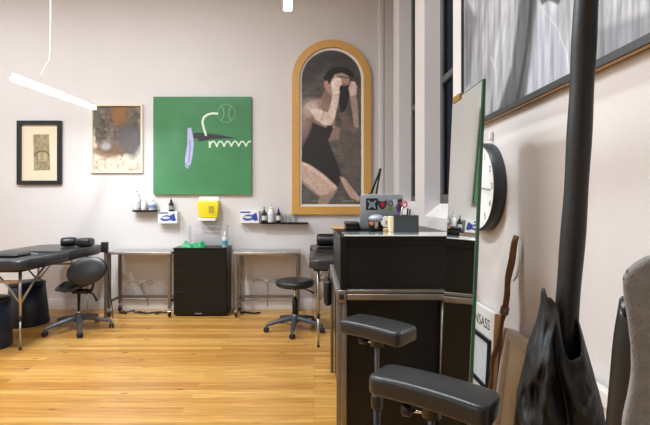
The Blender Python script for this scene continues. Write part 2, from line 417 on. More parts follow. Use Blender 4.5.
# 2. print behind glass
def poster(X, Y):
    img = np.ones(X.shape+(3,))*np.array((206,196,178.)); n = noise2(X, Y, 7, 6, 8, 4); n2 = noise2(X, Y, 3, 3, 9, 3)
    d = np.hypot((X-117)/25, (Y-128)/27)-1+(n-.5)*.5
    d2 = np.minimum(d, poly_sd(X, Y, [(92,104),(142,104),(140,128),(94,126)])/25+(n2-.5)*.3)
    dark = np.stack([44+104*n2, 40+88*n2, 34+76*n2], -1); k = np.clip(.5-d2*6, 0, 1)[..., None]; img = img*(1-k)+dark*k
    img = over(img, np.hypot((X-119)/10, (Y-115)/11)-1+(n-.5)*1.1, (142,92,40), .5, .8)
    img = over(img, np.hypot((X-129)/13, (Y-138)/17)-1+(n-.5)*.5, (84,78,80), .5, .85)
    img = over(img, np.hypot((X-108)/15, (Y-151)/7)-1+(n-.5)*.9, (116,84,58), .5, .75)
    img = over(img, np.hypot((X-105)/5, (Y-146)/4)-1, (190,196,208), .7, .6)
    img = over(img, np.hypot((X-96)/3, (Y-118)/9)-1+(n-.5), (88,92,84), .5, .8)
    img = over(img, np.where(Y > 158, n2*3-1.15, 9), (150,124,84), .5, .5)
    return img
t = thing('framed_print', 'pale framed mottled brown print behind reflective glass beside the green painting', 'picture', P(116,174,D))
one('frame', t, lambda m: frame4(m, wx(90.5), wz(173), wx(142.5), wz(104), .024, D-.03, D, M['creamframe']))
PX, PY, W = wall_picture_grid(92,105.5,141,171.5,150,200, D-.01)
painted('print', PX, PY, W, poster, art_mat('print_under_glass', .5, 1), t)
# 3. green painting
def green(X, Y):
    n = noise2(X, Y, 30, 22, 4, 4); g = (194-Y)/97
    img = np.stack([50+14*n+8*(1-g), 108+22*n+10*(1-g), 62+16*n+12*(1-g)], -1)
    q = lambda L: [(140+a/4.25, 85+b/4.25) for a, b in L]
    img = over(img, np.hypot((X-176.5)/6, (Y-134)/16)-1, (84,142,92), 1.2, .35)
    img = over(img, np.abs(np.hypot(X-226.4, Y-113.5)-9)-.22, (128,180,130), .5, .85)
    for cx in (214.5, 238.3): img = over(img, np.where(np.hypot(X-226.4, Y-113.5) < 9, np.abs(np.hypot(X-cx, Y-113.5)-9.6)-.3, 9), (150,196,150), .6, .85)
    img = over(img, line_sd(X, Y, q([(296,242),(298,264)]))-.9, (214,228,204), .5)
    xs = np.linspace(296, 470, 90); img = over(img, line_sd(X, Y, q([(x, 264-24*abs(math.sin((x-296)/31*PI))**.7) for x in xs]))-.75, (214,228,204), .5)
    img = over(img, poly_sd(X, Y, q([(218,208),(250,202),(330,211),(414,226),(330,229),(300,232),(262,240),(247,240),(252,232),(222,222)])), (40,42,46), .6)
    img = over(img, line_sd(X, Y, q([(185,220),(300,212),(400,222)]))-.1, (120,128,126), .5, .6)
    img = over(img, poly_sd(X, Y, q([(203,184),(218,182),(226,215),(230,250),(224,300),(216,340),(204,357),(193,345),(192,318),(202,250)])), (178,174,212), .7)
    img = over(img, line_sd(X, Y, q([(213,235),(214,270),(208,330)]))-.5, (104,104,150), .8, .9)
    img = over(img, line_sd(X, Y, q([(195,335),(205,350),(215,338)]))-.4, (70,110,110), .8, .8)
    img = over(img, line_sd(X, Y, q([(281,213),(272,185),(266,158),(272,138),(288,126),(308,121),(329,122)]))-1.05, (216,228,206), .5)
    return img
t = thing('green_painting', 'large square green painting with a white tube, ball outline and coil', 'painting', P(203,194,D))
one('stretcher', t, lambda m: m.box((wx(153.6), D-.04, wz(194.4)), (wx(251.4), D, wz(96.9)), mat('green_canvas_edge', (52,112,66), .6)))
PX, PY, W = wall_picture_grid(153.6,96.9,251.4,194.4,340,340, D-.0405)
painted('canvas', PX, PY, W, green, art_mat('green_paint', .5), t)
# 4. arched painting of a figure
def figure(X, Y):
    n = noise2(X, Y, 16, 3, 21, 4); n2 = noise2(X, Y, 7, 9, 22, 4)
    b = 56+44*n+18*n2; img = np.stack([b*1.10, b*.99, b*.92], -1)
    A = lambda L: [(290+a/4.72, 40+c/4.72) for a, c in L]
    B = lambda L: [(290+a/4.43, 120+c/4.43) for a, c in L]
    img = over(img, poly_sd(X, Y, A([(60,90),(180,50),(290,70),(340,200),(300,240),(180,110),(60,240)])), (66,60,58), 6, .6)
    img = over(img, poly_sd(X, Y, B([(185,60),(230,20),(318,30),(318,250),(250,240),(215,170)])), (116,98,84), 5, .65)
    skin, lite, dk, dress = (166,132,114), (196,170,154), (104,78,68), (50,42,41)
    img = over(img, poly_sd(X, Y, A([(48,330),(100,282),(150,272),(185,290),(215,340),(205,400),(240,420),(230,470),(130,480),(70,500),(48,520)])), (150,116,100), 1.5)
    img = over(img, poly_sd(X, Y, B([(75,-10),(110,15),(160,35),(180,5),(190,40),(168,90),(205,180),(228,250),(212,300),(165,262),(100,212),(42,175),(50,110)])), dress, 1.6)
    img = over(img, poly_sd(X, Y, B([(42,60),(75,0),(110,-30),(92,40),(60,110),(42,160)])), (132,100,86), 2, .9)
    img = over(img, poly_sd(X, Y, B([(42,178),(90,198),(150,240),(205,290),(212,305),(185,340),(162,376),(122,376),(132,342),(92,312),(44,272)])), (184,148,128), 1.2)
    img = over(img, poly_sd(X, Y, B([(120,345),(135,340),(190,315),(212,300),(190,345),(165,378),(122,378)])), (150,116,100), 1.5, .7)
    img = over(img, poly_sd(X, Y, B([(218,248),(242,256),(285,312),(314,345),(306,362),(268,345),(240,298)])), (182,142,118), 1.2)
    img = over(img, line_sd(X, Y, B([(235,356),(262,360),(285,358)]))-.3, (170,156,146), .6, .8)
    # neck, face, hair
    img = over(img, poly_sd(X, Y, A([(170,225),(205,215),(205,270),(175,300),(145,275)])), (146,108,92), 1)
    img = over(img, poly_sd(X, Y, A([(165,190),(190,165),(235,150),(278,165),(283,200),(268,222),(240,225),(220,250),(195,262),(168,232)])), skin, .9)
    img = over(img, poly_sd(X, Y, A([(236,215),(275,210),(284,255),(262,330),(240,345),(232,300)])), (46,40,40), 1.2)
    img = over(img, poly_sd(X, Y, A([(158,178),(178,145),(215,126),(265,128),(300,155),(302,175),(280,172),(250,152),(212,160),(196,185),(186,208),(168,196)])), (38,33,33), .8)
    img = over(img, poly_sd(X, Y, A([(160,192),(178,190),(186,215),(176,232),(163,222)])), (190,130,108), .8)
    img = over(img, np.hypot((X-(290+258/4.72))/3.2, (Y-(40+208/4.72))/1.8)-1, (186,96,82), .6, .8)
    img = over(img, line_sd(X, Y, A([(205,178),(235,172),(275,178)]))-.5, (60,48,46), .7, .8)
    # near arm: elbow to hand
    img = over(img, poly_sd(X, Y, A([(95,330),(130,320),(185,345),(200,375),(190,402),(160,402),(118,372)])), lite, 1)
    img = over(img, poly_sd(X, Y, A([(160,395),(190,310),(200,250),(236,240),(228,300),(212,365),(192,404)])), lite, .9)
    img = over(img, poly_sd(X, Y, A([(195,200),(215,172),(240,180),(245,205),(232,225),(236,250),(205,258),(196,235)])), (214,186,170), .8)
    for a, c in (((214,182),(232,205)), ((206,196),(226,220))): img = over(img, line_sd(X, Y, A([a, c]))-.15, (150,112,98), .6, .7)
    # far arm
    img = over(img, poly_sd(X, Y, A([(280,255),(312,250),(322,330),(326,410),(302,425),(294,340)])), (166,134,118), 1)
    img = over(img, poly_sd(X, Y, A([(276,225),(290,192),(308,196),(318,222),(312,258),(284,266)])), (196,166,150), .8)
    img = over(img, poly_sd(X, Y, A([(230,345),(262,335),(300,400),(326,425),(300,440),(250,410)])), (128,98,86), 1.5, .8)
    for (cx, cy, rx, ry, col, al) in ((100,315,40,35,(204,176,160),.7), (75,380,22,60,(176,142,124),.5), (215,195,16,22,(218,190,174),.6), (206,330,10,60,(214,188,172),.5)):
        a_, c_ = A([(cx, cy)])[0]; img = over(img, np.hypot((X-a_)/(rx/4.72), (Y-c_)/(ry/4.72))-1, col, 1.3, al)
    a_ = B([(60,195),(110,225),(170,272),(200,300)]); img = over(img, line_sd(X, Y, a_)-1.2, (206,176,158), 3, .7)
    img = over(img, line_sd(X, Y, B([(46,268),(92,308),(132,340)]))-.6, (120,92,80), 3, .7)
    img = over(img, line_sd(X, Y, A([(150,300),(160,345),(150,372)]))-.2, (128,98,84), 2, .7)
    k = (.84+.2*noise2(X, Y, 2.2, 2.2, 30, 2))[..., None]
    g = img.mean(-1, keepdims=True); return (g+(img-g)*.75)*k*np.clip(.72+g/330, .8, 1.25)
t = thing('arched_painting', 'tall arched painting of a crouching figure in a honey oak frame', 'painting', P(331,214,D))
def arch_pts(x0, x1, ytop, ybot, n=40):
    r = (x1-x0)/2; cx = (x0+x1)/2; cy = ytop+r
    return [(x0,ybot)]+[(x1,ybot)]+[(cx+r*math.cos(PI*i/n), cy-r*math.sin(PI*i/n)) for i in range(n+1)]
def archframe(m):
    o = arch_pts(292,371,40,214.3); i = arch_pts(299.3,363.8,47.3,206.5)
    t = bmesh.new(); V = lambda L, y: [t.verts.new((wx(a), y, wz(c))) for a, c in L]
    of, ob, inf, inb = V(o,D-.045), V(o,D), V(i,D-.045), V(i,D); k = len(o)
    for a in range(k):
        b = (a+1) % k
        for q in ((of[a],of[b],inf[b],inf[a]), (ob[a],inb[a],inb[b],ob[b]), (of[a],ob[a],ob[b],of[b]), (inf[a],inf[b],inb[b],inb[a])): t.faces.new(q)
    m._merge(t, M['gold'], False)
one('frame', t, archframe)
one('mount', t, lambda m: m.prism([(wx(a), wz(c)) for a, c in arch_pts(299,364,47,206.8)], D-.018, D, M['mat_board']))
ny, nx = 330, 150
py = np.linspace(204.2, 50, ny); r = (361.3-301.6)/2; cx = 331.4; cyy = 50+r
hw = np.where(py >= cyy, r, np.sqrt(np.maximum(r*r-(cyy-py)**2, .01)))
wob = (noise2(py, py*0, 9, 1, 40, 2)-.5)*1.0
PX = cx+np.linspace(-1,1,nx)[None,:]*(hw+wob*.6)[:,None]; PY = np.repeat(py[:,None], nx, 1)
s = DW/F; W = np.stack([(PX-VX)*s, np.full(PX.shape, D-.0195), EYE+(VY-PY)*s], -1)
painted('canvas', PX, PY, W, figure, art_mat('figure_paint', .6), t)
# 5. big grey drape painting on the right wall
def drape(X, Y):
    Xb = X-(Y-60)*.12*0
    n = noise2(X+Y*.15, Y, 5, 120, 51, 4); n2 = noise2(X, Y, 30, 40, 52, 3)
    b = 172+56*(n-.5)+44*(n2-.5); img = np.stack([b, b, b*1.02], -1)
    q = lambda L: [(455+a/3.333, c/3.333) for a, c in L]
    img = over(img, poly_sd(X, Y, q([(215,0),(275,-40),(268,40),(258,120),(250,220),(232,340),(130,400),(150,350),(190,220)])), (92,92,95), 3, .9)
    img = over(img, poly_sd(X, Y, q([(250,0),(262,0),(240,180),(215,330),(200,345),(235,160)])), (52,52,54), 2, .75)
    img = over(img, poly_sd(X, Y, q([(40,0),(70,60),(50,280),(30,300),(28,100)])), (110,110,114), 4, .75)
    img = over(img, poly_sd(X, Y, q([(275,60),(300,20),(330,60),(370,170),(385,260),(250,320),(262,180)])), (184,184,194), 4, .7)
    img = over(img, line_sd(X, Y, q([(300,40),(340,90),(372,180),(382,250)]))-.5, (216,216,220), 1.6, .8)
    img = over(img, line_sd(X, Y, q([(120,190),(135,230),(130,380)]))-.5, (212,212,216), 2, .6)
    img = over(img, poly_sd(X, Y, q([(280,-10),(355,-10),(345,15),(310,0),(290,18)])), (70,70,76), 1.5, .8)
    img = over(img, poly_sd(X, Y, q([(470,100),(650,40),(650,150),(470,225)])), (124,124,130), 8, .6)
    st = noise2(X, Y, 1.6, 60, 55, 2); return np.clip((img*(.78+.36*st)[..., None]-150)*1.15+138, 30, 235)
t = thing('grey_painting', 'huge grey painting of hanging drapery in a slim dark frame on the right wall', 'painting', (XR,1.7,1.745))
y0, y1, z0, z1 = .62, 2.49, 1.745, 3.15
def gp(m): 
    for lo, hi in (((XR-.035,y0,z0),(XR,y1,z0+.024)), ((XR-.035,y0,z1-.024),(XR,y1,z1)), ((XR-.035,y0,z0+.024),(XR,y0+.024,z1-.024)), ((XR-.035,y1-.012,z0+.024),(XR,y1,z1-.024))): m.box(lo, hi, M['slate'])
one('frame', t, gp)
one('wood_edge', t, lambda m: m.box((XR-.028,y0,z0-.005), (XR-.018,y1,z0), M['tan']))
ys = np.linspace(y0+.02, y1-.012, 330); zs = np.linspace(z0+.02, z1-.02, 200); YY, ZZ = np.meshgrid(ys, zs)
W = np.stack([np.full(YY.shape, XR-.022), YY, ZZ], -1); PX = VX+F*(XR-.022)/YY; PY = VY-F*(ZZ-EYE)/YY
painted('canvas', PX, PY, W, drape, art_mat('grey_paint', .5), t)
# ================================================================ BACK WALL FITTINGS
def bottle(name, label, px, ybase, yw, w, h, body, cap, capstyle='pump', lab=None, group=None, wall=True, z=None):
    x = wx(px, yw); z0 = z if z is not None else wz(ybase, yw); r = w/2
    t = thing(name, label, 'bottle', (x,yw,z0), group)
    hb = h*.7
    one('body', t, lambda m: m.lathe([(r*.9,z0),(r,z0+.005),(r,z0+hb*.82),(r*.8,z0+hb*.93),(r*.38,z0+hb),(r*.36,z0+hb+.006)], body, (x,yw,0), 20))
    if lab: one('sticker', t, lambda m: m.lathe([(r*1.02,z0+hb*.2),(r*1.02,z0+hb*.62)], lab, (x,yw,0), 20, cap=False))
    if capstyle == 'pump':
        def f(m): m.lathe([(r*.45,z0+hb),(r*.45,z0+hb+.02),(r*.15,z0+hb+.022),(r*.15,z0+h-.01),(r*.3,z0+h-.01),(r*.3,z0+h)], cap, (x,yw,0), 14)
        one('pump_top', t, f)
    else:
        one('cap', t, lambda m: m.lathe([(r*.5,z0+hb),(r*.5,z0+hb+.02),(r*.28,z0+hb+.03),(r*.12,z0+h)], cap, (x,yw,0), 14))
    return t
yb = D-.06
def shelf(label, x0, x1, ytop, ybot):
    return one_thing('wall_shelf', label, 'shelf', lambda m: m.box((wx(x0,D-.1),D-.11,wz(ybot)), (wx(x1,D-.1),D,wz(ytop)), M['blackwood'], .002, 1), 'narrow wall shelves')
def one_thing(name, label, cat, fn, group=None):
    m = MB(); fn(m); return tag(m.build(name), label, cat, group)
sh1 = shelf('short narrow dark wall shelf holding white bottles left of the green painting corner', 132.5, 157.5, 210.2, 211.8)
sh2 = shelf('longer narrow dark wall shelf below the arched painting', 260.5, 308, 222.2, 223.8)
z1_, z2_ = wz(210.2), wz(222.2)
bottle('spray_bottle', 'tallest white bottle at the left end of the short shelf', 136.5, 0, yb, .095, .245, M['white'], M['white'], 'pump', M['label'], z=z1_)
bottle('plastic_bottle', 'slim white bottle beside the tallest one on the short shelf', 143.8, 0, yb+.005, .066, .17, M['white'], M['white'], 'cone', z=z1_)
bottle('plastic_bottle', 'white bottle with blue label at right end of the short shelf', 152.2, 0, yb, .085, .16, M['white'], M['white'], 'cone', mat('pale_blue_label', (120,145,190), .5), z=z1_)
bottle('pump_bottle', 'black bottle with pale label at left end of the longer shelf', 264.2, 0, yb, .062, .19, M['black'], M['black'], 'pump', M['label'], z=z2_)
bottle('plastic_bottle', 'tall white bottle between two dark bottles on the longer shelf', 271, 0, yb, .078, .235, M['white'], M['white'], 'pump', M['label'], z=z2_)
bottle('pump_bottle', 'dark bottle with blue top on the longer shelf', 278.4, 0, yb, .055, .19, M['black'], M['blue'], 'cone', M['label'], z=z2_)
def cup(px, label):
    x = wx(px, yb); t = MB(); t.lathe([(.022,z2_),(.031,z2_+.1),(.031,z2_+.103),(.029,z2_+.103),(.021,z2_+.004)], M['cup'], (x,yb,0), 18)
    return tag(t.build('plastic_cup'), label, 'cup', 'clear cups on the longer shelf')
cup(285, 'clear plastic cup next to the blue topped bottle'); cup(290.5, 'clear plastic cup in the middle of three on the longer shelf'); cup(296, 'clear plastic cup farthest right on the longer shelf')
def glove_box(label, x0, y0, x1, y1, flip):
    t = thing('glove_box', label, 'glove box', P((x0+x1)/2, y1, D), 'glove boxes on the wall')
    yf = D-.1; X0, X1, Z0, Z1 = wx(x0,yf), wx(x1,yf), wz(y1,yf), wz(y0,yf)
    one('carton', t, lambda m: m.box((X0,yf,Z0), (X1,D+.004,Z1), M['white'], .003, 1))
    w_, h_ = X1-X0, Z1-Z0
    def art(m):
        k = [(.12,.35),(.25,.62),(.45,.72),(.62,.66),(.86,.86),(.95,.25),(.8,.18),(.66,.3),(.5,.22),(.3,.2)]
        m.prism([(X0+w_*a, Z0+h_*b) for a, b in k], yf-.0015, yf+.001, M['blue'])
    one('glove_print', t, art)
    one('opening', t, lambda m: m.lathe([(.5*w_*.42,-.001),(.5*w_*.42,.002)], M['label'], (X0+w_*.42,yf-.0012,Z0+h_*.48), 20, 'y', 1, .32))
    one('stripe', t, lambda m: m.box((X0+.004,yf-.001,Z1-.026), (X1-w_*.45,yf+.001,Z1-.008), M['blue']))
    return t
glove_box('white and blue glove box fixed below the short shelf', 157.8, 211.6, 177, 223.5, 0)
glove_box('white and blue glove box fixed left of the longer shelf', 240, 210.8, 259, 223.2, 0)
# pointed black bottle standing on the left glove box
bottle('dropper_bottle', 'black pointed dropper bottle standing on the left glove box', 171.2, 0, D-.05, .06, .165, M['black'], M['black'], 'cone', M['greystick'], z=wz(211.6)+.002)
t = thing('sharps_bin', 'yellow sharps bin in a white wall bracket under the green painting', 'sharps bin', P(207,220,D))
def br(m):
    m.box((wx(198.5),D-.012,wz(219.5)), (wx(219),D+.004,wz(196)), M['white'], .003, 1)
    m.box((wx(200),D-.14,wz(220.6)), (wx(217.5),D-.012,wz(218)), M['white'], .004, 1)
one('bracket', t, br)
def yb_(m):
    P4 = [(wx(197.3,D-.11),wz(201.5,D-.11)),(wx(199.5,D-.11),wz(217.8,D-.11)),(wx(217.5,D-.11),wz(217.8,D-.11)),(wx(218.8,D-.11),wz(201.5,D-.11))]
    m.prism(P4, D-.13, D-.013, M['yellow'], .006)
one('bin', t, yb_)
one('lid', t, lambda m: m.box((wx(198.5,D-.11),D-.125,wz(203.6,D-.11)), (wx(217.8,D-.11),D-.02,wz(200.6,D-.11)), mat('yellow_lid', (238,226,120), .4), .005))
one('warning_label', t, lambda m: m.box((wx(209,D-.11),D-.133,wz(213,D-.11)), (wx(214.5,D-.11),D-.129,wz(206,D-.11)), mat('label_print', (176,158,40), .6)))
# ================================================================ STEEL TABLES AND CABINET
def steel_table(label, x0, x1):
    y0, y1, zt = 5.06, 5.40, .766
    X0, X1 = x0, x1
    t = thing('steel_table', label, 'table', ((X0+X1)/2,(y0+y1)/2,0), 'steel tables along the back wall')
    one('table_top', t, lambda m: m.box((X0,y0,zt-.03), (X1,y1,zt), M['steel'], .004))
    for x in (X0+.03, X1-.03):
        for y in (y0+.03, y1-.03):
            l = one('leg', t, lambda m: m.box((x-.017,y-.017,.1), (x+.017,y+.017,zt-.03), M['darksteel'], .003, 1))
            def cs(m):
                m.lathe([(.012,.07),(.012,.1)], M['chrome'], (x,y,0), 10)
                m.box((x-.017,y-.028,.058), (x+.017,y+.028,.072), M['chrome'], .003, 1)
                m.lathe([(.034,-.011),(.038,-.006),(.038,.006),(.034,.011)], M['black'], (x,y,.038), 20, 'x')
            c = one('caster', t, cs)
    def rl(m):
        m.box((X0+.047,y1-.045,.165), (X1-.047,y1-.015,.2), M['darksteel'], .003, 1)
    one('rear_rail', t, rl)
    for x in (X0+.03, X1-.03): one('side_rail', t, lambda m: m.box((x-.012,y0+.047,.165), (x+.012,y1-.047,.195), M['darksteel'], .003, 1))
    return t
steel_table('steel table on casters between the massage table and black cabinet', wx(105.5,5.06), wx(173,5.06)-.02)
steel_table('steel table on casters behind the round black stool', wx(233,5.06), wx(300,5.06))
cx0, cx1, cyf, czt = wx(173.3,5.09), wx(226.3,5.09), 5.09, .811
t = thing('storage_cabinet', 'black waist-high cabinet standing between the two steel tables', 'cabinet', ((cx0+cx1)/2,5.25,0))
one('body', t, lambda m: m.box((cx0,cyf+.016,.02), (cx1,5.41,czt-.018), M['blackwood'], .003, 1))
one('top', t, lambda m: m.box((cx0-.006,cyf,czt-.018), (cx1+.006,5.412,czt), M['blackwood'], .003, 1))
zz = [.055,.30,.545,.79]
for a, b in zip(zz, zz[1:]): one('drawer', t, lambda m: m.box((cx0+.004,cyf,a+.001), (cx1-.004,cyf+.016,b-.001), M['blackwood'], .002, 1))
one('badge', t, lambda m: m.box(((cx0+cx1)/2-.06,cyf+.006,.032), ((cx0+cx1)/2+.02,cyf+.017,.044), M['greystick']))
# things on the cabinet
def rack(m):
    x0, x1, yy = wx(190,5.3), wx(227.5,5.3), 5.30
    z0 = czt; zt = wz(225.5,5.3)
    for k in range(4):
        z = z0+(zt-z0)*(k+1)/4-.004
        m.box((x0,yy-.05,z-.0035), (x1,yy+.05,z), M['acrylic'])
        m.box((x0,yy-.052,z-.003), (x1,yy-.05,z+.001), M['label'])
    for x in (x0, x1-.004): m.box((x,yy-.05,z0), (x+.004,yy+.05,zt), M['acrylic'])
one_thing('acrylic_rack', 'clear acrylic tiered rack on top of the black cabinet', 'rack', rack)
def gcloth(m):
    rows = []; x0, x1 = wx(182,5.16), wx(205.5,5.16)
    for j in range(15):
        v = j/14; row = []
        for i in range(25):
            u = i/24
            e = 1-abs(2*v-1)**1.6
            h = .008+e*(.035+.03*math.exp(-((u-.12)/.14)**2)+.03*math.exp(-((u-.82)/.13)**2)+.012*math.sin(u*17+v*9))*min(1, u*12, (1-u)*12)
            row.append((x0+(x1-x0)*u, 5.115+.1*v+.012*math.sin(u*14), czt+.001+h*(1 if 0 < j < 14 else 0)))
        rows.append(row)
    m.grid(rows, M['green'])
    m.grid([[(x, y, czt+.0005) for x, y, z in rows[0]], [(x, y, czt+.0005) for x, y, z in rows[-1]]], M['green'])
one_thing('green_wrap', 'crumpled bright green wrap lying on the black cabinet', 'wrap', gcloth)
bottle('squeeze_bottle', 'clear bottle with cyan label at the right front of the black cabinet', 224.8, 0, 5.17, .062, .19, M['label'], M['white'], 'cone', M['cyan'], z=czt)
# wall sockets with hanging cords
def socket(label, pxa, pxb, py, pxe, pye):
    px = (pxa+pxb)/2+1
    t = thing('wall_socket', label, 'socket', P(px, py, D), 'sockets below the steel tables')
    one('face_plate', t, lambda m: m.box((wx(px)-.04,D-.01,wz(py)-.03), (wx(px)+.04,D,wz(py)+.03), M['white'], .003, 1))
    one('plug', t, lambda m: m.box((wx(px)-.02,D-.04,wz(py)-.012), (wx(px)+.012,D-.01,wz(py)+.02), M['white'], .004, 1))
    yy = D-.03
    one('side_cord', t, lambda m: m.tube([P(px,py+1,yy-.01),P(px-6,py-1,yy),P(pxa+3,py-1.5,yy),P(pxa,py+.5,yy),P(pxa+1,py+2,yy)], .004, M['greystick'], 8))
    one('power_cord', t, lambda m: m.tube([P(px,py+1,yy-.01),P(px+1,py+6,yy),P(pxe,pye-4,yy),P(pxe+.3,pye,yy),P(pxe+.3,pye+4,yy)], .0045, M['greystick'], 8))
    one('loop_cord', t, lambda m: m.tube([P(px,py+1,yy-.01),P(px+5,py-1,yy),P(pxb-2,py-2.5,yy),P(pxb,py,yy),P(pxb-3,py+1.5,yy),P(px+6,py+1,yy)], .004, M['greystick'], 8))
socket('white wall socket with grey cords under the left steel table', 128, 153, 283, 147.5, 302)
socket('white wall socket with grey cords behind the round black stool', 253, 279, 281, 267, 302)
def cables(m):
    pts = []
    for i in range(120):
        u = i/119; x = wx(116+50*u, 5.25)+.06*math.sin(u*19)+.035*math.sin(u*43+1)
        pts.append((x, 5.25+.03*math.sin(u*27)+.02*math.cos(u*61), .012+.02*max(0, math.sin(u*23))*math.exp(-((u-.35)/.22)**2)))
    m.tube(pts, .0085, M['black'], 8)
one_thing('black_cable', 'tangled black cable lying on the floor under the left steel table', 'cable', cables)
def cables2(m):
    pts = [(wx(240+20*i/39,5.25), 5.25+.025*math.sin(i*.17), .011) for i in range(40)]; m.tube(pts, .01, M['black'], 8)
one_thing('black_cable', 'black cable lying on the floor under the right steel table', 'cable', cables2)
t = thing('power_strip', 'black upright socket block clamped at the left end of the steel table', 'socket block', P(104.5,254,5.1))
one('block', t, lambda m: m.box((wx(102,5.02)-.006,5.0,.768), (wx(107.6,5.02),5.05,wz(242,5.02)), M['black'], .006))
one('upright', t, lambda m: m.box((wx(104,5.02),5.015,.0), (wx(106.5,5.02),5.04,.77), M['darksteel'], .003, 1))
one('cord', t, lambda m: m.tube([P(106.5,257,4.99),P(108,272,4.98),P(110,290,4.99),P(112,305,5.0),(wx(113,5.0),5.0,.012)], .005, M['black'], 8))
# ================================================================ MASSAGE TABLES
def massage_table(label, x0, x1, y0, y1, ins, group='black massage tables'):
    zt, zb = .836, .745
    t = thing('massage_table', label, 'massage table', ((x0+x1)/2,(y0+y1)/2,0), group)
    ym = (y0+y1)/2
    for a, b in ((y0, ym-.002), (ym+.002, y1)):
        def pad(m):
            tb = bmesh.new(); r = .09; pts = []
            cor = [(x0,a),(x1,a),(x1,b),(x0,b)]
            for k, (cx, cy) in enumerate(cor):
                rr = r if (cy == y0 or cy == y1) else .012
                sx = 1 if cx == x0 else -1; sy = 1 if cy == a else -1
                a0 = {0:PI, 1:1.5*PI, 2:0, 3:.5*PI}[k]
                for i in range(7):
                    an = a0+PI/2*i/6; pts.append((cx+sx*rr+rr*math.cos(an), cy+sy*rr+rr*math.sin(an)))
            lo = [tb.verts.new((x, y, zb)) for x, y in pts]; hi = [tb.verts.new((x, y, zt)) for x, y in pts]
            tb.faces.new(lo[::-1]); tb.faces.new(hi); n = len(pts)
            for i in range(n): tb.faces.new((lo[i], lo[(i+1)%n], hi[(i+1)%n], hi[i]))
            ed = [e for e in tb.edges if abs(e.verts[0].co.z-e.verts[1].co.z) < 1e-6]
            bmesh.ops.bevel(tb, geom=ed, offset=.028, segments=4, profile=.5, affect='EDGES')
            m._merge(tb, M['tablevinyl'], True)
        one('padded_top', t, pad)
    def fr(m):
        for lo, hi in (((x0+.04,y0+.05,zb-.02),(x0+.065,y1-.05,zb)), ((x1-.065,y0+.05,zb-.02),(x1-.04,y1-.05,zb)), ((x0+.065,y0+.05,zb-.02),(x1-.065,y0+.075,zb)), ((x0+.065,y1-.075,zb-.02),(x1-.065,y1-.05,zb))): m.box(lo, hi, M['black'], .003, 1)
    one('under_frame', t, fr)
    for x in (x0+(.04 if ins > .1 else ins), x1-ins):
        for y, s in ((y0+.17, 1), (y1-.17, -1)):
            def lg(m):
                m.tube([(x,y,.28),(x,y,zb-.02)], .0135, M['alu'], 12); m.tube([(x,y,.012),(x,y,.28)], .010, M['alu'], 12)
                m.tube([(x,y,.27),(x,y,.30)], .0165, M['black'], 12)
            l = one('leg', t, lg)
            one('foot', l, lambda m: m.lathe([(.013,0),(.015,.006),(.011,.022)], M['rubber'], (x,y,0), 12))
            one('brace', t, lambda m: m.tube([(x,y,.42),(x,y+s*.2,.6),(x,y+s*.36,zb-.03)], .010, M['alu'], 10))
            sx = 1 if x < (x0+x1)/2 else -1
            one('cross_brace', t, lambda m: m.tube([(x+sx*.012,y,.44),(x+sx*.12,y+s*.01,.58),(x+sx*.24,y+s*.01,zb-.03)], .009, M['alu'], 10))
    for y in (y0+.17, y1-.17): one('cross_bar', t, lambda m: m.bar((x0+.09,y+.012,.62), (x1-.13,y+.012,.62), .018, .026, M['tan'], .003))
    return t
mt1 = massage_table('black massage table at the left edge of the photo', -3.30, -2.56, 3.78, 5.29, .12)
mt2 = massage_table('black massage table mostly hidden behind the counter', -.045, .62, 3.86, 5.32, .085)
def bolster(name, label, a, b, r):
    a = Vector(a); b = Vector(b); d = (b-a).normalized(); m = MB()
    m.tube([a, a+d*.004, a+d*.02, a+d*.05, (a+b)/2, b-d*.05, b-d*.02, b-d*.004, b], [r*.5,r*.8,r*.95,r,r*1.01,r,r*.95,r*.8,r*.5], M['blackleather'], 20)
    return tag(m.build(name), label, 'bolster', 'black bolsters')
def bolster2(name, label, parts):
    for p in parts: bolster(name, *p)
bolster('bolster', 'round black bolster lying on the far end of the left massage table', (wx(61.5,4.97),4.95,.891), (wx(76,5.03),5.05,.891), .054)
m = MB(); m.box((wx(77.5,5.0),4.93,.837), (wx(91.5,5.0),5.1,.935), M['blackleather'], .035, 4)
tag(m.build('head_cushion'), 'square black cushion beside the bolster on left massage table', 'cushion')
m = MB(); m.box((-3.2,3.98,.837), (-2.735,4.2,.872), M['blackleather'], .018, 4)
tag(m.build('flat_cushion'), 'flat dark cushion on the near end of the left massage table', 'cushion')
bolster('bolster', 'black bolster on the massage table behind the counter', (.03,5.02,.912), (.5,5.02,.912), .074)
# ================================================================ BINS
def bin_(label, c, rb, rt, h):
    x, y = c; t = thing('waste_bin', label, 'bin', (x,y,0), 'black round bins')
    one('body', t, lambda m: m.lathe([(rb*.97,0),(rb,.01),(rt,h*.93)], M['binblack'], (x,y,0), 40))
    one('lid', t, lambda m: m.lathe([(rt+.004,h*.93),(rt+.004,h*.97),(rt*.9,h),(rt*.3,h+.006),(.002,h+.006)], M['black'], (x,y,0), 40))
    return t
bin_('round black bin under the left massage table, behind its front leg', (wx(27.5,4.85)+.02, 4.82), .215, .172, .47)
bin_('round black bin cut off by the left edge of the photo', (-3.03, 4.03), .19, .175, .46)
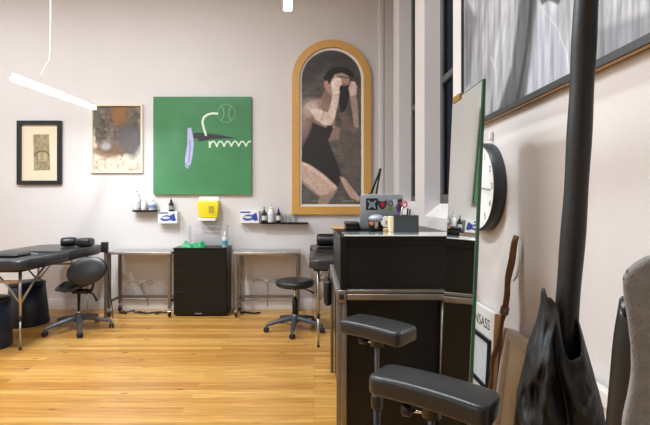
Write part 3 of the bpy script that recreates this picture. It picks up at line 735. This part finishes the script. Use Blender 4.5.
# ================================================================ SADDLE CHAIR
bx, by = -2.486, 4.58
t = thing('saddle_chair', 'black saddle chair with oval backrest beside the left massage table', 'chair', (bx,by,0))
def star_base(t, x, y, r, ang0, m_arm, zhub):
    def f(m):
        m.lathe([(.03,zhub-.05),(.045,zhub-.03),(.045,zhub+.02),(.032,zhub+.05)], m_arm, (x,y,0), 18)
        for k in range(5):
            a = ang0+2*PI*k/5; d = Vector((math.cos(a), math.sin(a), 0)); n = Vector((-d.y, d.x, 0))
            rows = []
            for q in range(6):
                u = q/5; c = Vector((x,y,0))+d*(.03+(r-.03)*u); z = zhub-(zhub-.075)*u**1.5; w = .03-.012*u; h = .022-.008*u
                rows.append([c+n*w+Vector((0,0,z-h)), c+n*w+Vector((0,0,z+h*.4)), c+n*w*.5+Vector((0,0,z+h)), c-n*w*.5+Vector((0,0,z+h)), c-n*w+Vector((0,0,z+h*.4)), c-n*w+Vector((0,0,z-h))])
            m.grid(rows, m_arm, True, False)
            tb = m.bm; tb.verts.ensure_lookup_table()
            m.grid([rows[-1][:3], rows[-1][5:2:-1]], m_arm, False, False)
    one('star_base', t, f)
    for k in range(5):
        a = ang0+2*PI*k/5; c = Vector((x+math.cos(a)*r, y+math.sin(a)*r, 0)); ang = random.uniform(0, PI)
        T = Matrix.Translation(c) @ Matrix.Rotation(ang, 4, 'Z')
        def cs(m):
            tb = MB()
            for s in (-1, 1): tb.lathe([(.022,s*.014-.009),(.026,s*.014-.006),(.026,s*.014+.006),(.022,s*.014+.009)], M['rubber'], (0,0,.0262), 16, 'x')
            tb.lathe([(.006,-.02),(.006,.02)], M['greymetal'], (0,0,.0262), 8, 'x')
            tb.lathe([(.008,.026),(.009,.075)], M['greymetal'], (0,0,0), 8)
            tb.box((-.007,-.02,.03), (.007,.02,.056), M['greymetal'], .003)
            for i, mm in enumerate(tb.mats): m.mi(mm)
            bmesh.ops.transform(tb.bm, matrix=T, verts=tb.bm.verts[:])
            mp = {v: m.bm.verts.new(v.co) for v in tb.bm.verts}
            for fc in tb.bm.faces:
                q = m.bm.faces.new([mp[v] for v in fc.verts]); q.material_index = fc.material_index; q.smooth = fc.smooth
            tb.bm.free()
        one('caster', t, cs)
star_base(t, bx, by, .32, math.radians(-60), M['greymetal'], .13)
one('gas_column', t, lambda m: (m.lathe([(.026,.17),(.026,.2),(.018,.2),(.018,.4)], M['tan'] if False else M['chrome'], (bx,by,0), 16)))
one('mechanism', t, lambda m: m.box((bx-.05,by-.06,.39), (bx+.11,by+.06,.425), M['black'], .01))
def saddle(m):
    T = Matrix.Rotation(math.radians(8), 4, 'Y')
    tb = bmesh.new(); bmesh.ops.create_uvsphere(tb, u_segments=32, v_segments=16, radius=1)
    for v in tb.verts:
        x, y, z = v.co
        k = 1+.25*x
        v.co = Vector((x*.21, y*.17*k, z*.05+(.05*abs(y)**2*-.7)+.035*x*x-(.05 if x < -.5 else 0)*(-x-.5)*2))
    bmesh.ops.transform(tb, matrix=Matrix.Translation((bx-.04,by,.475)) @ Matrix.Rotation(math.radians(-8), 4, 'Y'), verts=tb.verts[:])
    m._merge(tb, M['blackleather'], True)
one('seat', t, saddle)
bc = P(87, 271, 4.42)
def back(m):
    m.sphere(bc, (.2,.045,.142), M['blackleather'], Matrix.Rotation(math.radians(10),4,'Z') @ Matrix.Rotation(math.radians(-14),4,'Y') @ Matrix.Rotation(math.radians(-14),4,'X'), 32)
one('backrest', t, back)
one('back_bracket', t, lambda m: m.tube([(bx+.06,by,.41),(bx+.16,by-.06,.42),(bx+.2,by-.1,.48),(bc.x+.06,bc.y+.03,bc.z)], .014, M['black'], 10))
one('lever', t, lambda m: m.tube([(bx+.1,by-.03,.41),(bx+.2,by-.1,.40),(bx+.26,by-.14,.34)], [.008,.008,.014], M['black'], 10))
# ================================================================ ROUND STOOL
sx_, sy_ = -.2, 4.57
t = thing('round_stool', 'round black padded stool on a five-star wheeled base', 'stool', (sx_,sy_,0))
star_base(t, sx_, sy_, .305, -PI/2-.05, M['greymetal'], .125)
one('gas_column', t, lambda m: (m.lathe([(.03,.16),(.03,.33),(.016,.335),(.016,.46)], M['black'], (sx_,sy_,0), 16)))
one('chrome_rod', t, lambda m: m.lathe([(.0165,.335),(.0165,.46)], M['chrome'], (sx_,sy_,0), 16))
one('seat', t, lambda m: m.lathe([(.1,.455),(.18,.462),(.198,.475),(.203,.495),(.2,.515),(.185,.528),(.12,.534),(.002,.536)], M['blackleather'], (sx_,sy_,0), 40))
one('lever', t, lambda m: m.tube([(sx_+.02,sy_-.02,.45),(sx_+.12,sy_-.06,.44),(sx_+.2,sy_-.09,.41)], [.006,.006,.011], M['black'], 10))
# ================================================================ COUNTER
kx0, kx1, ky0, ky1, kz = .154, .858, 2.38, 3.45, 1.157
t = thing('reception_counter', 'tall black counter with steel tube frame in the middle right', 'counter', ((kx0+kx1)/2,(ky0+ky1)/2,0))
Z = lambda py: wz(py, ky0)
one('top', t, lambda m: m.box((kx0-.012,ky0-.004,kz-.022), (kx1,ky1,kz), M['blackwood'], .003, 1))
one('wood_strip', t, lambda m: m.box((kx0-.02,3.05,kz), (kx0+.13,ky1,kz+.004), M['tan'], .002, 1))
one('upper_panel', t, lambda m: m.box((kx0+.03,ky0+.02,Z(290)+.002), (kx1-.01,ky0+.04,kz-.022), M['darkpanel']))
one('upper_edge', t, lambda m: m.box((kx0+.03,ky0+.003,kz-.045), (kx1-.01,ky0+.02,kz-.022), M['blackwood'], .002, 1))
one('lower_panel', t, lambda m: m.box((kx0+.03,ky0+.05,.03), (kx1-.01,ky0+.07,Z(300)-.002), M['blackwood']))
one('side_panel', t, lambda m: m.box((kx0+.002,ky0+.06,Z(300)), (kx0+.014,ky1,kz-.022), M['darkpanel']))
one('lower_side_panel', t, lambda m: m.box((kx0+.01,ky0+.06,.03), (kx0+.022,ky1,Z(300)-.03), M['blackwood']))
one('end_panel', t, lambda m: m.box((kx0+.02,ky1-.02,.03), (kx1-.01,ky1,kz-.022), M['blackwood']))
def upp(m): m.box((kx0-.01,ky0,Z(290)), (kx0+.028,ky0+.035,kz-.022), M['blackwood'], .003, 1)
one('corner_post', t, upp)
one('steel_rail', t, lambda m: m.box((kx0+.025,ky0-.006,Z(300)), (kx1-.005,ky0+.045,Z(294)), M['darksteel'], .004))
one('steel_rail', t, lambda m: m.box((kx0+.025,ky0+.004,Z(293.4)), (kx1-.005,ky0+.04,Z(290)), M['darksteel'], .003))
def clamp(m):
    m.box((kx0-.03,ky0-.012,Z(303)), (kx0+.024,ky0+.045,Z(290)), M['darksteel'], .005)
one('corner_clamp', t, clamp)
one('clamp_socket', t, lambda m: m.box((kx0-.016,ky0-.014,Z(299)), (kx0+.01,ky0-.0115,Z(294)), M['black']))
one('side_rail', t, lambda m: m.box((kx0-.028,ky0+.046,Z(300)), (kx0+.002,ky1,Z(292)), M['steel'], .004))
one('leg', t, lambda m: m.box((kx0-.03,ky0-.004,0), (kx0-.006,ky0+.03,Z(303.2)), M['darksteel'], .004))
one('leg', t, lambda m: m.box((kx0+.002,ky0-.004,0), (kx0+.026,ky0+.03,Z(303.2)), M['darksteel'], .004))
one('leg', t, lambda m: m.tube([P(443,300,ky0+.02), (P(441,300,ky0+.02).x-.004,ky0+.02,0)], .012, M['darksteel'], 14))
one('leg', t, lambda m: m.box((kx0-.024,ky1-.04,0), (kx0+.0,ky1-.01,Z(300)), M['darksteel'], .004))
one('glass_sheet', t, lambda m: m.box((kx0+.012,ky0-.012,kz+.0005), (kx1-.06,2.62,kz+.0085), M['topglass'], .002, 1))
kg = kz+.0085
def bagm(m):
    m.box((kx0-.085,3.0,.62), (kx0-.03,3.2,.80), M['black'], .025, 4)
    m.tube([(kx0-.05,3.03,.78),(kx0-.045,3.06,.86),(kx0-.045,3.14,.86),(kx0-.05,3.17,.78)], .006, M['black'], 8)
one_thing('shoulder_bag', 'small black bag hanging on the left side of the counter', 'bag', bagm)
# things on the counter
lw0, lw1, ld = wx(359.5,2.95), wx(401.5,2.95), 2.93
t = thing('laptop', 'open silver laptop with stickers on its lid, on the counter', 'laptop', ((lw0+lw1)/2,3.0,kz))
one('base', t, lambda m: m.box((lw0,ld+.015,kz), (lw1,ld+.23,kz+.017), M['laptop'], .005))
TL = Matrix.Translation((0,ld+.012,kz+.012)) @ Matrix.Rotation(math.radians(12), 4, 'X')
LH = .237
one('lid', t, lambda m: m.prism([(lw0+.02,0),(lw1-.02,0),(lw1,.02),(lw1,LH-.018),(lw1-.005,LH-.006),(lw1-.018,LH),(lw0+.018,LH),(lw0+.005,LH-.006),(lw0,LH-.018),(lw0,.02)], -.012, .0, M['laptop'], .003, TL))
one('screen', t, lambda m: m.box((lw0+.01,.0,.02), (lw1-.01,.002,LH-.012), M['black'], 0, 1, TL))
sp = 2.95/F
def stk(name, poly, mt, k=0): one(name, t, lambda m: m.prism([(lw0+(x-359.5)*sp, LH-(y-196.5)*sp*1.02) for x, y in poly], -.0135-.0008*k, -.0122, mt, 0, TL))
circ = lambda cx, cy, r, n=14, e=1: [(cx+r*math.cos(2*PI*i/n), cy+r*e*math.sin(2*PI*i/n)) for i in range(n)]
stk('sticker', [(365,200.5),(376.5,200.5),(376.5,211.8),(365,211.8)], M['black'])
stk('sticker', [(367,202),(369.5,204),(372,204),(374.5,202),(375,203),(373.5,206),(375,210),(374,210.8),(371,208.6),(368,210.8),(367,210),(368.5,206),(366.6,203)], M['greystick'], 1)
stk('sticker', [(376.8,202),(379,203.5),(383,203.5),(385,201.5),(385.5,206),(384,209.5),(381,211.5),(378,209),(376.6,206)], M['ink'])
stk('sticker', [(379,205),(381,204.2),(383.5,205),(383,208),(381,209.6),(379.4,208)], M['red'], 1)
stk('sticker', circ(389,205.5,3), M['ink']); stk('sticker', circ(389,205.5,2.1), M['greystick'], 1)
stk('sticker', [(391,202),(395,201.5),(396,208),(392,209)], M['label'])
stk('sticker', [(396,201.5),(400,201),(400.5,212),(397,213)], M['ink']); stk('sticker', circ(398.3,205.5,1.5), M['red'], 1)
stk('sticker', [(387,208.5),(391,208.5),(391,212.5),(387,212.5)], M['lime'])
stk('sticker', [(395.5,209),(399,208.6),(398.6,214),(395.6,214)], M['purple'], 1)
def tray(m):
    m.box((wx(345.5,2.93),2.9,kz), (wx(360,2.93),3.04,kz+.036), M['black'], .006)
    m.box((wx(344.8,2.93),2.89,kz+.036), (wx(359,2.93),3.042,kz+.056), M['slate'], .006)
one_thing('dark_tray', 'low black lidded tray at the left end of the counter top', 'tray', tray)
# gadget
gx, gy = wx(379.5,2.74), 2.74
t = thing('desk_gadget', 'small silver and black gadget with round pale dial before the laptop', 'gadget', (gx,gy,kz))
one('body', t, lambda m: m.box((gx-.066,gy-.02,kz), (gx+.03,gy+.045,kz+.085), M['black'], .012, 3))
one('cover', t, lambda m: m.sphere((gx-.02,gy-.005,kz+.085), (.05,.04,.026), M['laptop']))
one('bracket', t, lambda m: m.box((gx-.035,gy-.03,kz+.02), (gx-.012,gy-.018,kz+.07), M['steel'], .004))
one('dial', t, lambda m: m.lathe([(.034,-.012),(.036,0),(.036,.02)], M['dial'], (gx+.038,gy-.02,kz+.066), 24, 'y'))
one('dial_rim', t, lambda m: m.lathe([(.036,-.006),(.043,-.004),(.043,.03),(.036,.03)], M['black'], (gx+.038,gy-.02,kz+.066), 24, 'y', cap=False))
one('dial_hub', t, lambda m: m.lathe([(.01,-.018),(.01,.0)], M['orange'], (gx+.042,gy-.02,kz+.064), 14, 'y'))
one('knob', t, lambda m: m.lathe([(.012,-.035),(.012,.0)], M['orange'], (gx-.055,gy-.015,kz+.055), 14, 'y'))
one_thing('cream_block', 'narrow cream block standing between the gadget and the dark pen box', 'block', lambda m: m.box((wx(389.2,2.6)+.0,2.59,kg), (wx(393.6,2.6),2.66,kg+.094), M['book'], .003, 1))
one_thing('orange_tag', 'small tan wooden peg lying beside the cream block', 'peg', lambda m: m.box((wx(384.5,2.61),2.635,kz+.0005), (wx(388.6,2.61),2.665,kz+.03), M['tan'], .004))
bx0, bx1, byf = wx(394,2.58), wx(418.5,2.58), 2.575
t = thing('pen_box', 'dark grey square pen box on the front glass of the counter', 'box', ((bx0+bx1)/2,2.64,kg))
def pbx(m):
    z0, z1, w = kg, wz(215.3,2.58), .005; yb2 = byf+.12
    m.box((bx0,byf,z0), (bx1,byf+w,z1), M['slate']); m.box((bx0,yb2-w,z0), (bx1,yb2,z1), M['slate'])
    m.box((bx0,byf+w,z0), (bx0+w,yb2-w,z1), M['slate']); m.box((bx1-w,byf+w,z0), (bx1,yb2-w,z1), M['slate']); m.box((bx0+w,byf+w,z0), (bx1-w,yb2-w,z0+w), M['slate'])
one('shell', t, pbx)
def ring(m, c, r, th, mt, ey=1):
    m.tube([(c[0]+r*math.cos(2*PI*i/18), c[1], c[2]+r*ey*math.sin(2*PI*i/18)) for i in range(19)], th, mt, 8, False)
t = thing('scissors', 'scissors with red and dark handles standing in the pen box', 'scissors', P(404,225,2.62))
c = P(404.5,204.5,2.62)
one('handle', t, lambda m: ring(m, c, .0165, .004, M['red']))
c2 = P(398.5,206.5,2.63)
one('handle', t, lambda m: ring(m, c2, .013, .0035, M['ink']))
one('blades', t, lambda m: m.tube([c+Vector((-.012,0,-.012)), P(401,216,2.63), (P(400,216,2.63).x,2.63,kg+.012)], [.004,.006,.003], M['steel'], 8))
def pen(label, px, py, mt, pxb):
    a = P(px,py,2.64); b = Vector((wx(pxb,2.64),2.64,kg+.008)); m = MB(); m.tube([a, a+(b-a)*.05, b+(a-b)*.06, b], [.002,.005,.005,.002], mt, 10)
    tag(m.build('pen'), label, 'pen', 'pens in the dark box')
pen('black pen leaning right in the dark pen box', 408, 207.5, M['black'], 405)
pen('dark grey pen beside the black one in the dark pen box', 410.3, 209, M['slate'], 407)
pen('purple pen at the left of the dark pen box', 396.5, 208, M['purple'], 398)
one_thing('white_booklet', 'white folded booklet standing at the right of the pen box', 'booklet', lambda m: m.box((wx(407.5,2.66),2.665,kg+.008), (wx(415.5,2.66),2.672,wz(201.5,2.66)), M['white'], .001, 1))
t = thing('desk_lamp', 'black folding desk lamp arm rising behind the laptop', 'lamp', (P(376,233,3.25).x,3.25,kz))
lx = P(376,233,3.25).x
one('base', t, lambda m: m.lathe([(.06,kz),(.06,kz+.014),(.02,kz+.02)], M['black'], (lx,3.25,0), 24))
one('lower_arm', t, lambda m: m.tube([(lx,3.25,kz+.018), P(376.5,192,3.25), P(380.5,168.5,3.25)], .008, M['black'], 10))
one('upper_arm', t, lambda m: m.tube([P(380.5,168.5,3.235), P(377,178,3.235), P(371,194,3.235)], .008, M['black'], 10))
one('lamp_head', t, lambda m: m.lathe([(.012,.0),(.02,-.02),(.038,-.06),(.036,-.06)], M['black'], P(370,193,3.235), 18))
# ================================================================ ARMRESTS
def armrest(label, c, zc, ang, L, Wd, base_ang, group='black tattoo armrests'):
    t = thing('armrest_stand', label, 'armrest', (c[0],c[1],0), group)
    T = Matrix.Translation((c[0],c[1],zc)) @ Matrix.Rotation(ang, 4, 'Z')
    def pad(m):
        tb = bmesh.new(); bmesh.ops.create_cube(tb, size=1)
        for v in tb.verts: v.co = Vector((v.co.x*L, v.co.y*Wd, v.co.z*.056))
        bmesh.ops.bevel(tb, geom=[e for e in tb.edges if abs(e.verts[0].co.z-e.verts[1].co.z) > .01], offset=.03, segments=5, profile=.5, affect='EDGES')
        bmesh.ops.bevel(tb, geom=[e for e in tb.edges if abs(e.verts[0].co.z-e.verts[1].co.z) < .01 and len(e.link_faces) == 2 and e.calc_face_angle(0) > .6], offset=.014, segments=4, profile=.5, affect='EDGES')
        bmesh.ops.subdivide_edges(tb, edges=[e for e in tb.edges if e.calc_length() > .1], cuts=8)
        for v in tb.verts:
            v.co.z -= .28*v.co.x**2+(.25*v.co.y**2)
        m._merge(tb, M['padgrey'], True, T)
    one('pad', t, pad)
    one('under_plate', t, lambda m: m.box((-L*.36,-Wd*.3,-.034), (L*.36,Wd*.3,-.024), M['black'], .003, 1, T))
    one('inner_pole', t, lambda m: m.tube([(c[0],c[1],.42),(c[0],c[1],zc-.03)], .0095, M['greymetal'], 14))
    one('outer_pole', t, lambda m: m.tube([(c[0],c[1],.1),(c[0],c[1],.55)], .0145, M['black'], 14))
    one('collar', t, lambda m: m.lathe([(.022,.53),(.024,.54),(.024,.575),(.02,.585)], M['black'], (c[0],c[1],0), 16))
    one('swivel', t, lambda m: m.lathe([(.014,zc-.075),(.026,zc-.07),(.026,zc-.045),(.034,zc-.035)], M['black'], (c[0],c[1],0), 18))
    kd = Vector((math.cos(base_ang), math.sin(base_ang), 0)); kc = Vector((c[0],c[1],zc-.06))
    one('knob', t, lambda m: (m.tube([kc, kc+kd*.05], .006, M['chrome'], 8), m.tube([kc+kd*.05, kc+kd*.055, kc+kd*.075, kc+kd*.08], [.008,.017,.017,.008], M['black'], 12)))
    for k in range(3):
        a = base_ang+2*PI*k/3; d = Vector((math.cos(a), math.sin(a), 0)); o = Vector((c[0],c[1],0))
        l = one('foot_leg', t, lambda m: m.tube([o+Vector((0,0,.16))+d*.014, o+d*.14+Vector((0,0,.06)), o+d*.25+Vector((0,0,.016))], .009, M['greymetal'], 10))
        one('rubber_foot', l, lambda m: m.lathe([(.012,0),(.014,.006),(.011,.024)], M['rubber'], o+d*.252, 12))
    return t
# pad top corners give the two pads (far one, near one)
armrest('farther black padded armrest on a stand, just in front of the counter', (.249,1.713), .846, math.radians(-43), .29, .15, 2.5)
armrest('nearest black padded armrest in the foreground by the mirror', (.316,1.165), .836, math.radians(-38), .335, .13, 2.9)
# ================================================================ MIRROR
t = thing('leaning_mirror', 'tall frameless mirror with green glass edge leaning in front of the counter', 'mirror', (.56,1.78,0))
nb, nt_ = Vector((.545,1.6,.0)), Vector((.624,1.6,1.799)); fb, ft = Vector((.545,1.952,.0)), Vector((.624,1.952,1.799))
nrm = (fb-nb).cross(nt_-nb).normalized()
if nrm.x > 0: nrm = -nrm
def slab(m, off0, off1, inset, mt):
    u = (fb-nb).normalized()*inset; v = (nt_-nb).normalized()*inset
    q = [nb+u+v, fb-u+v, ft-u-v, nt_+u-v]
    tb = bmesh.new(); A = [tb.verts.new(p-nrm*off0) for p in q]; B = [tb.verts.new(p-nrm*off1) for p in q]
    tb.faces.new(A); tb.faces.new(B[::-1])
    for i in range(4): tb.faces.new((A[i], B[i], B[(i+1)%4], A[(i+1)%4]))
    m._merge(tb, mt, False)
one('glass_edge', t, lambda m: slab(m, .001, .012, 0, M['greenedge']))
one('mirror_face', t, lambda m: slab(m, -.0006, .0009, .006, M['mirror']))
one('backing_board', t, lambda m: slab(m, .0122, .024, .03, M['tan']))
one('prop_leg', t, lambda m: m.tube([Vector((.605,1.9,1.1)), Vector((.655,1.9,.012))], .012, M['tan'], 10))
def clip(m):
    a = nt_+(ft-nt_)*.68; b = nt_+(ft-nt_)*.93; d = (ft-nt_).normalized()
    m.bar(a-nrm*.006+Vector((0,0,-.004)), b-nrm*.006+Vector((0,0,-.004)), .024, .026, M['brass'])
one('clip', t, clip)
# ================================================================ CLOCK
t = thing('wall_clock', 'round white clock with deep dark rim on the right wall', 'clock', (XR,2.195,1.42))
cc = (XR, 2.195, 1.42); R_ = .221
one('rim', t, lambda m: m.lathe([(R_-.012,-.046),(R_-.012,-.055),(R_-.004,-.06),(R_,-.056),(R_,0)], mat('clock_rim', (52,56,58), .4), cc, 64, 'x', cap=False))
one('face', t, lambda m: m.lathe([(R_-.010,-.046),(R_-.010,-.002)], M['dial'], cc, 64, 'x'))
for k in range(60):
    if k % 5: continue
    a = PI/2-2*PI*k/60; Tm = Matrix.Translation((XR-.0465,2.195,1.42)) @ Matrix.Rotation(-PI/2, 4, 'Z') @ Matrix.Rotation(PI/2, 4, 'X')
    n_ = str(12 if k == 0 else k//5); sz = .042
    text_mesh('numeral', n_, sz, M['ink'], t, Tm @ Matrix.Translation((math.cos(a)*.165-.011*len(n_), math.sin(a)*.165-.014, 0)), .0004)
def hand(name, ang, L, w_, off):
    d = Vector((0,-math.cos(ang),math.sin(ang))); o = Vector((XR-off,2.195,1.42))
    one(name, t, lambda m: m.bar(o-d*.03, o+d*L, .002, w_, M['ink'], 0, (1,0,0)))
hand('hour_hand', math.radians(170), .09, .009, .049); hand('minute_hand', math.radians(-6), .15, .006, .052)
one('hub', t, lambda m: m.lathe([(.009,-.055),(.009,-.045)], M['ink'], cc, 14, 'x'))
one_thing('wall_hook', 'small white hook on the wall just above the clock', 'hook', lambda m: m.box((XR-.02,2.12,1.648), (XR,2.135,1.69), M['white'], .004))
# ================================================================ STICK
t = thing('walking_stick', 'gnarled brown wooden walking stick leaning against the right wall', 'walking stick', (.714,1.97,0))
top = P(517,236,1.834); bot = Vector((.716,1.972,.006)); pts = []; rs = []
for i in range(40):
    u = i/39; p = top.lerp(bot, u); wv = .011*math.sin(u*17)+.006*math.sin(u*41+1)
    pts.append(p+Vector((-.2*abs(wv), .9*wv, 0))); rs.append(.0112-.003*u+.002*math.sin(u*33)+(.005*math.exp(-((u-.13)/.05)**2)))
one('shaft', t, lambda m: m.tube(pts, rs, M['stick'], 12))
one('pale_strip', t, lambda m: m.tube([P(520.5,240,1.822), P(521,255,1.82), P(519,268,1.825), P(516.5,277,1.832), P(513.5,281,1.838)], [.004,.0055,.006,.005,.003], M['horn'], 8))
one('binding', t, lambda m: m.tube([pts[10], pts[11]], .018, M['darksteel'], 12))
# ================================================================ SIGN BOARD
t = thing('sign_board', 'white lettered board behind the mirror, leaning on the right wall', 'sign', (.8,2.25,0))
TS = Matrix.Translation((.868,0,.818)) @ Matrix.Rotation(math.radians(3.0), 4, 'Y')      # local z down from the top edge
one('board', t, lambda m: m.box((-.022,2.025,-.816), (.0,2.36,0), M['board'], .002, 1, TS))
one('board_edge', t, lambda m: m.box((-.024,2.018,-.816), (.002,2.025,.003), M['tan'], 0, 1, TS))
def bf(m):
    for lo, hi in (((-.034,2.045,-.372),(-.0222,2.065,-.13)), ((-.034,2.33,-.372),(-.0222,2.35,-.13)), ((-.034,2.065,-.15),(-.0222,2.33,-.13)), ((-.034,2.065,-.372),(-.0222,2.33,-.352))): m.box(lo, hi, M['blackframe'], 0, 1, TS)
one('black_frame', t, bf)
one('frame_picture', t, lambda m: m.box((-.026,2.065,-.352), (-.0222,2.33,-.15), mat('pale_print', (196,200,204), .5), 0, 1, TS))
Tt = TS @ Matrix.Translation((-.0226,2.352,-.092)) @ Matrix.Rotation(-PI/2, 4, 'Z') @ Matrix.Rotation(PI/2, 4, 'X')
text_mesh('lettering', 'SUNSASS', .07, M['ink'], t, Tt @ Matrix.Scale(1.0, 4, (1,0,0)), .0004)
# ================================================================ LEANING WHITE FRAME
t = thing('leaning_canvas', 'large white framed beige canvas leaning on the right wall', 'canvas', (.72,1.4,0))
TW = Matrix.Translation((.868,0,.795)) @ Matrix.Rotation(math.radians(7.4), 4, 'Y')
ya, yc_, H_ = .62, 1.885, .795/math.cos(math.radians(7.4))
def wf(m):
    for lo, hi in (((-.04,ya,-H_),(-.003,ya+.045,0)), ((-.04,yc_-.03,-H_),(-.003,yc_,0)), ((-.04,ya+.045,-.042),(-.003,yc_-.03,0)), ((-.04,ya+.045,-H_),(-.003,yc_-.03,-H_+.042))): m.box(lo, hi, M['whitewood'], .002, 1, TW)
one('frame', t, wf)
one('canvas', t, lambda m: m.box((-.022,ya+.045,-H_+.042), (-.008,yc_-.03,-.042), M['canvasback'], 0, 1, TW))
# ================================================================ POLE AND JACKET
pd = 1.05
ptop, pmid = P(586,0,pd), P(564.5,336,pd)
dirp = (ptop-pmid).normalized(); p_up = pmid+dirp*((2.35-pmid.z)/dirp.z)
foot = Vector((pmid.x-.012, pd, .03))
t = thing('black_pole', 'tall thick black pole standing in the right foreground', 'pole', (foot.x,pd,0))
pp = [foot, Vector((pmid.x-.006,pd,.5)), pmid, pmid.lerp(ptop,.35)+Vector((.006,0,0)), pmid.lerp(ptop,.7)+Vector((.004,0,0)), ptop, p_up]
dense = []
for a, b in zip(pp, pp[1:]):
    for q in range(8): dense.append(a.lerp(b, q/8))
dense.append(pp[-1])
for _ in range(6): dense = [dense[0]]+[(dense[i-1]+dense[i]*2+dense[i+1])/4 for i in range(1, len(dense)-1)]+[dense[-1]]
one('shaft', t, lambda m: m.tube(dense, [.0265 + .0008*math.sin(i*.9) for i in range(len(dense))], M['pole'], 24))
one('floor_plate', t, lambda m: m.lathe([(.12,0),(.125,.006),(.12,.018),(.04,.03)], M['black'], (foot.x,pd,0), 32))
def jacket(m):
    # rim and hem outlines (photo px) turned into a hanging skin of cloth around the pole
    yy =  [292, 305, 320, 350, 380, 400, 425, 470, 540, 600]
    lf =  [541, 540, 537, 527, 520, 515.5, 511, 505, 500, 498]
    rt =  [558, 573, 579, 587, 595, 600.5, 605, 611, 616, 616]
    n, k = 140, 80; rows = []
    A2, Y2 = np.meshgrid(np.linspace(0, 2*PI, n, endpoint=False), np.linspace(292, 600, k+1))
    wob = noise2(A2, Y2, 1.2, 60, 71, 2)*1.4
    FN = .62*noise2(A2+wob+(Y2-292)*.0035, Y2, .55, 75, 72, 2)+.38*noise2(A2-wob*.6-(Y2-292)*.006, Y2, .3, 34, 73, 2)
    blend = np.clip((A2-5.6)/.68, 0, 1); FN = FN*(1-blend)+FN[:, :1]*blend
    for j in range(k+1):
        v = j/k; row = []
        for i in range(n):
            a = 2*PI*i/n                                    # 0 = right, pi/2 = away, -pi/2 = towards the camera
            apx = 559+(18 if math.cos(a) > 0 else 17)*math.cos(a)
            top = 292+14*max(0, math.cos(a))+4*math.sin(3*a)
            if math.sin(a) > .1: top += 22*min(1, (math.sin(a)-.1)*2)
            if math.sin(a) < 0: top += (50*math.exp(-((apx-569)/8.5)**4))*min(1, -math.sin(a)*3)
            y = top+(600+8*math.sin(3*a)-top)*v
            l = np.interp(y, yy, lf); r_ = np.interp(y, yy, rt); c = (l+r_)/2; h = (r_-l)/2
            fold = 1+(FN[min(j, k), i]-.5)*2.1*min(1, .3+v*3)
            dep = min(.085, .034+.0008*(y-292))
            wr = (.004*math.sin(y*.16+4*math.sin(a*2))+.003*math.sin(y*.33+7*a))*min(1, v*4)
            th = math.atan2(c-VX, F); ct, st = math.cos(th), math.sin(th)
            e = h*pd/F*ct*math.cos(a)*(1+.08*(fold-1)); dd = (dep*fold+wr)*math.sin(a)
            row.append((wx(c, pd)+e*ct+dd*st, pd-e*st+dd*ct, wz(y, pd)+.003*math.sin(7*a)))
        rows.append(row)
    m.grid(rows, M['cloth'], True)
jm = MB(); jacket(jm); jo = jm.build('black_jacket')
sm = jo.modifiers.new('thickness', 'SOLIDIFY'); sm.thickness = .004; sm.offset = -1
tag(jo, 'black cloth jacket hanging in folds around the thick black pole', 'jacket')
# ================================================================ GREY CHAIR
gd = .62; k_ = gd/F
t = thing('upholstered_chair', 'grey felt covered chair back at the right edge of the photo', 'chair', (.5,.3,0))
cth = math.atan2(622-VX, F); cu_ = Vector((math.cos(cth), -math.sin(cth), 0)); cv = Vector((math.sin(cth), math.cos(cth), 0)); c0 = P(622, 284, gd)
TC = Matrix((cu_, cv, Vector((0,0,1)))).transposed().to_4x4(); TC.translation = Vector((c0.x, c0.y, 0))
def GP(L, dv):                                     # photo outline -> local (across, height) on the chair back's own plane
    o = []
    for a, c in L:
        r = Vector(((a-VX)/F, 1, 0)); q = Vector((c0.x, c0.y, 0))+cv*dv; tt = q.dot(cv)/r.dot(cv); p = r*tt
        o.append(((p-q).dot(cu_), EYE+(VY-c)/F*tt))
    return o
out = GP([(622,284),(624.5,276),(630,270),(640,262.5),(652,257)], 0)+[(.10,1.245),(.2,1.262),(.32,1.245),(.40,1.2),(.41,1.1),(.41,.7),(.36,.55),(.06,.55),(.0,.68),(-.005,.9)]+GP([(620,470),(622,428),(628,402),(631.5,380),(631,350),(627.5,320),(624,300)], 0)
one('felt_cover', t, lambda m: m.prism(out, 0, .05, M['felt'], .008, TC))
so = GP([(621,290),(617,312),(612.5,340),(610,372),(607,405),(604,440)], .1)+[(-.03,.7),(.03,.56),(.36,.56),(.41,.7),(.41,1.1),(.38,1.18),(.1,1.18),(.03,1.17)]
one('back_shell', t, lambda m: m.prism(so, .051, .13, M['blackleather'], .022, TC))
one('seat', t, lambda m: m.box((0,-.42,.44), (.41,.05,.53), M['felt'], .03, 4, TC))
one('column', t, lambda m: m.lathe([(.03,.09),(.03,.44)], M['chrome'], (.5,.3,0), 18))
star_base(t, .5, .3, .2, .3, M['greymetal'], .11)
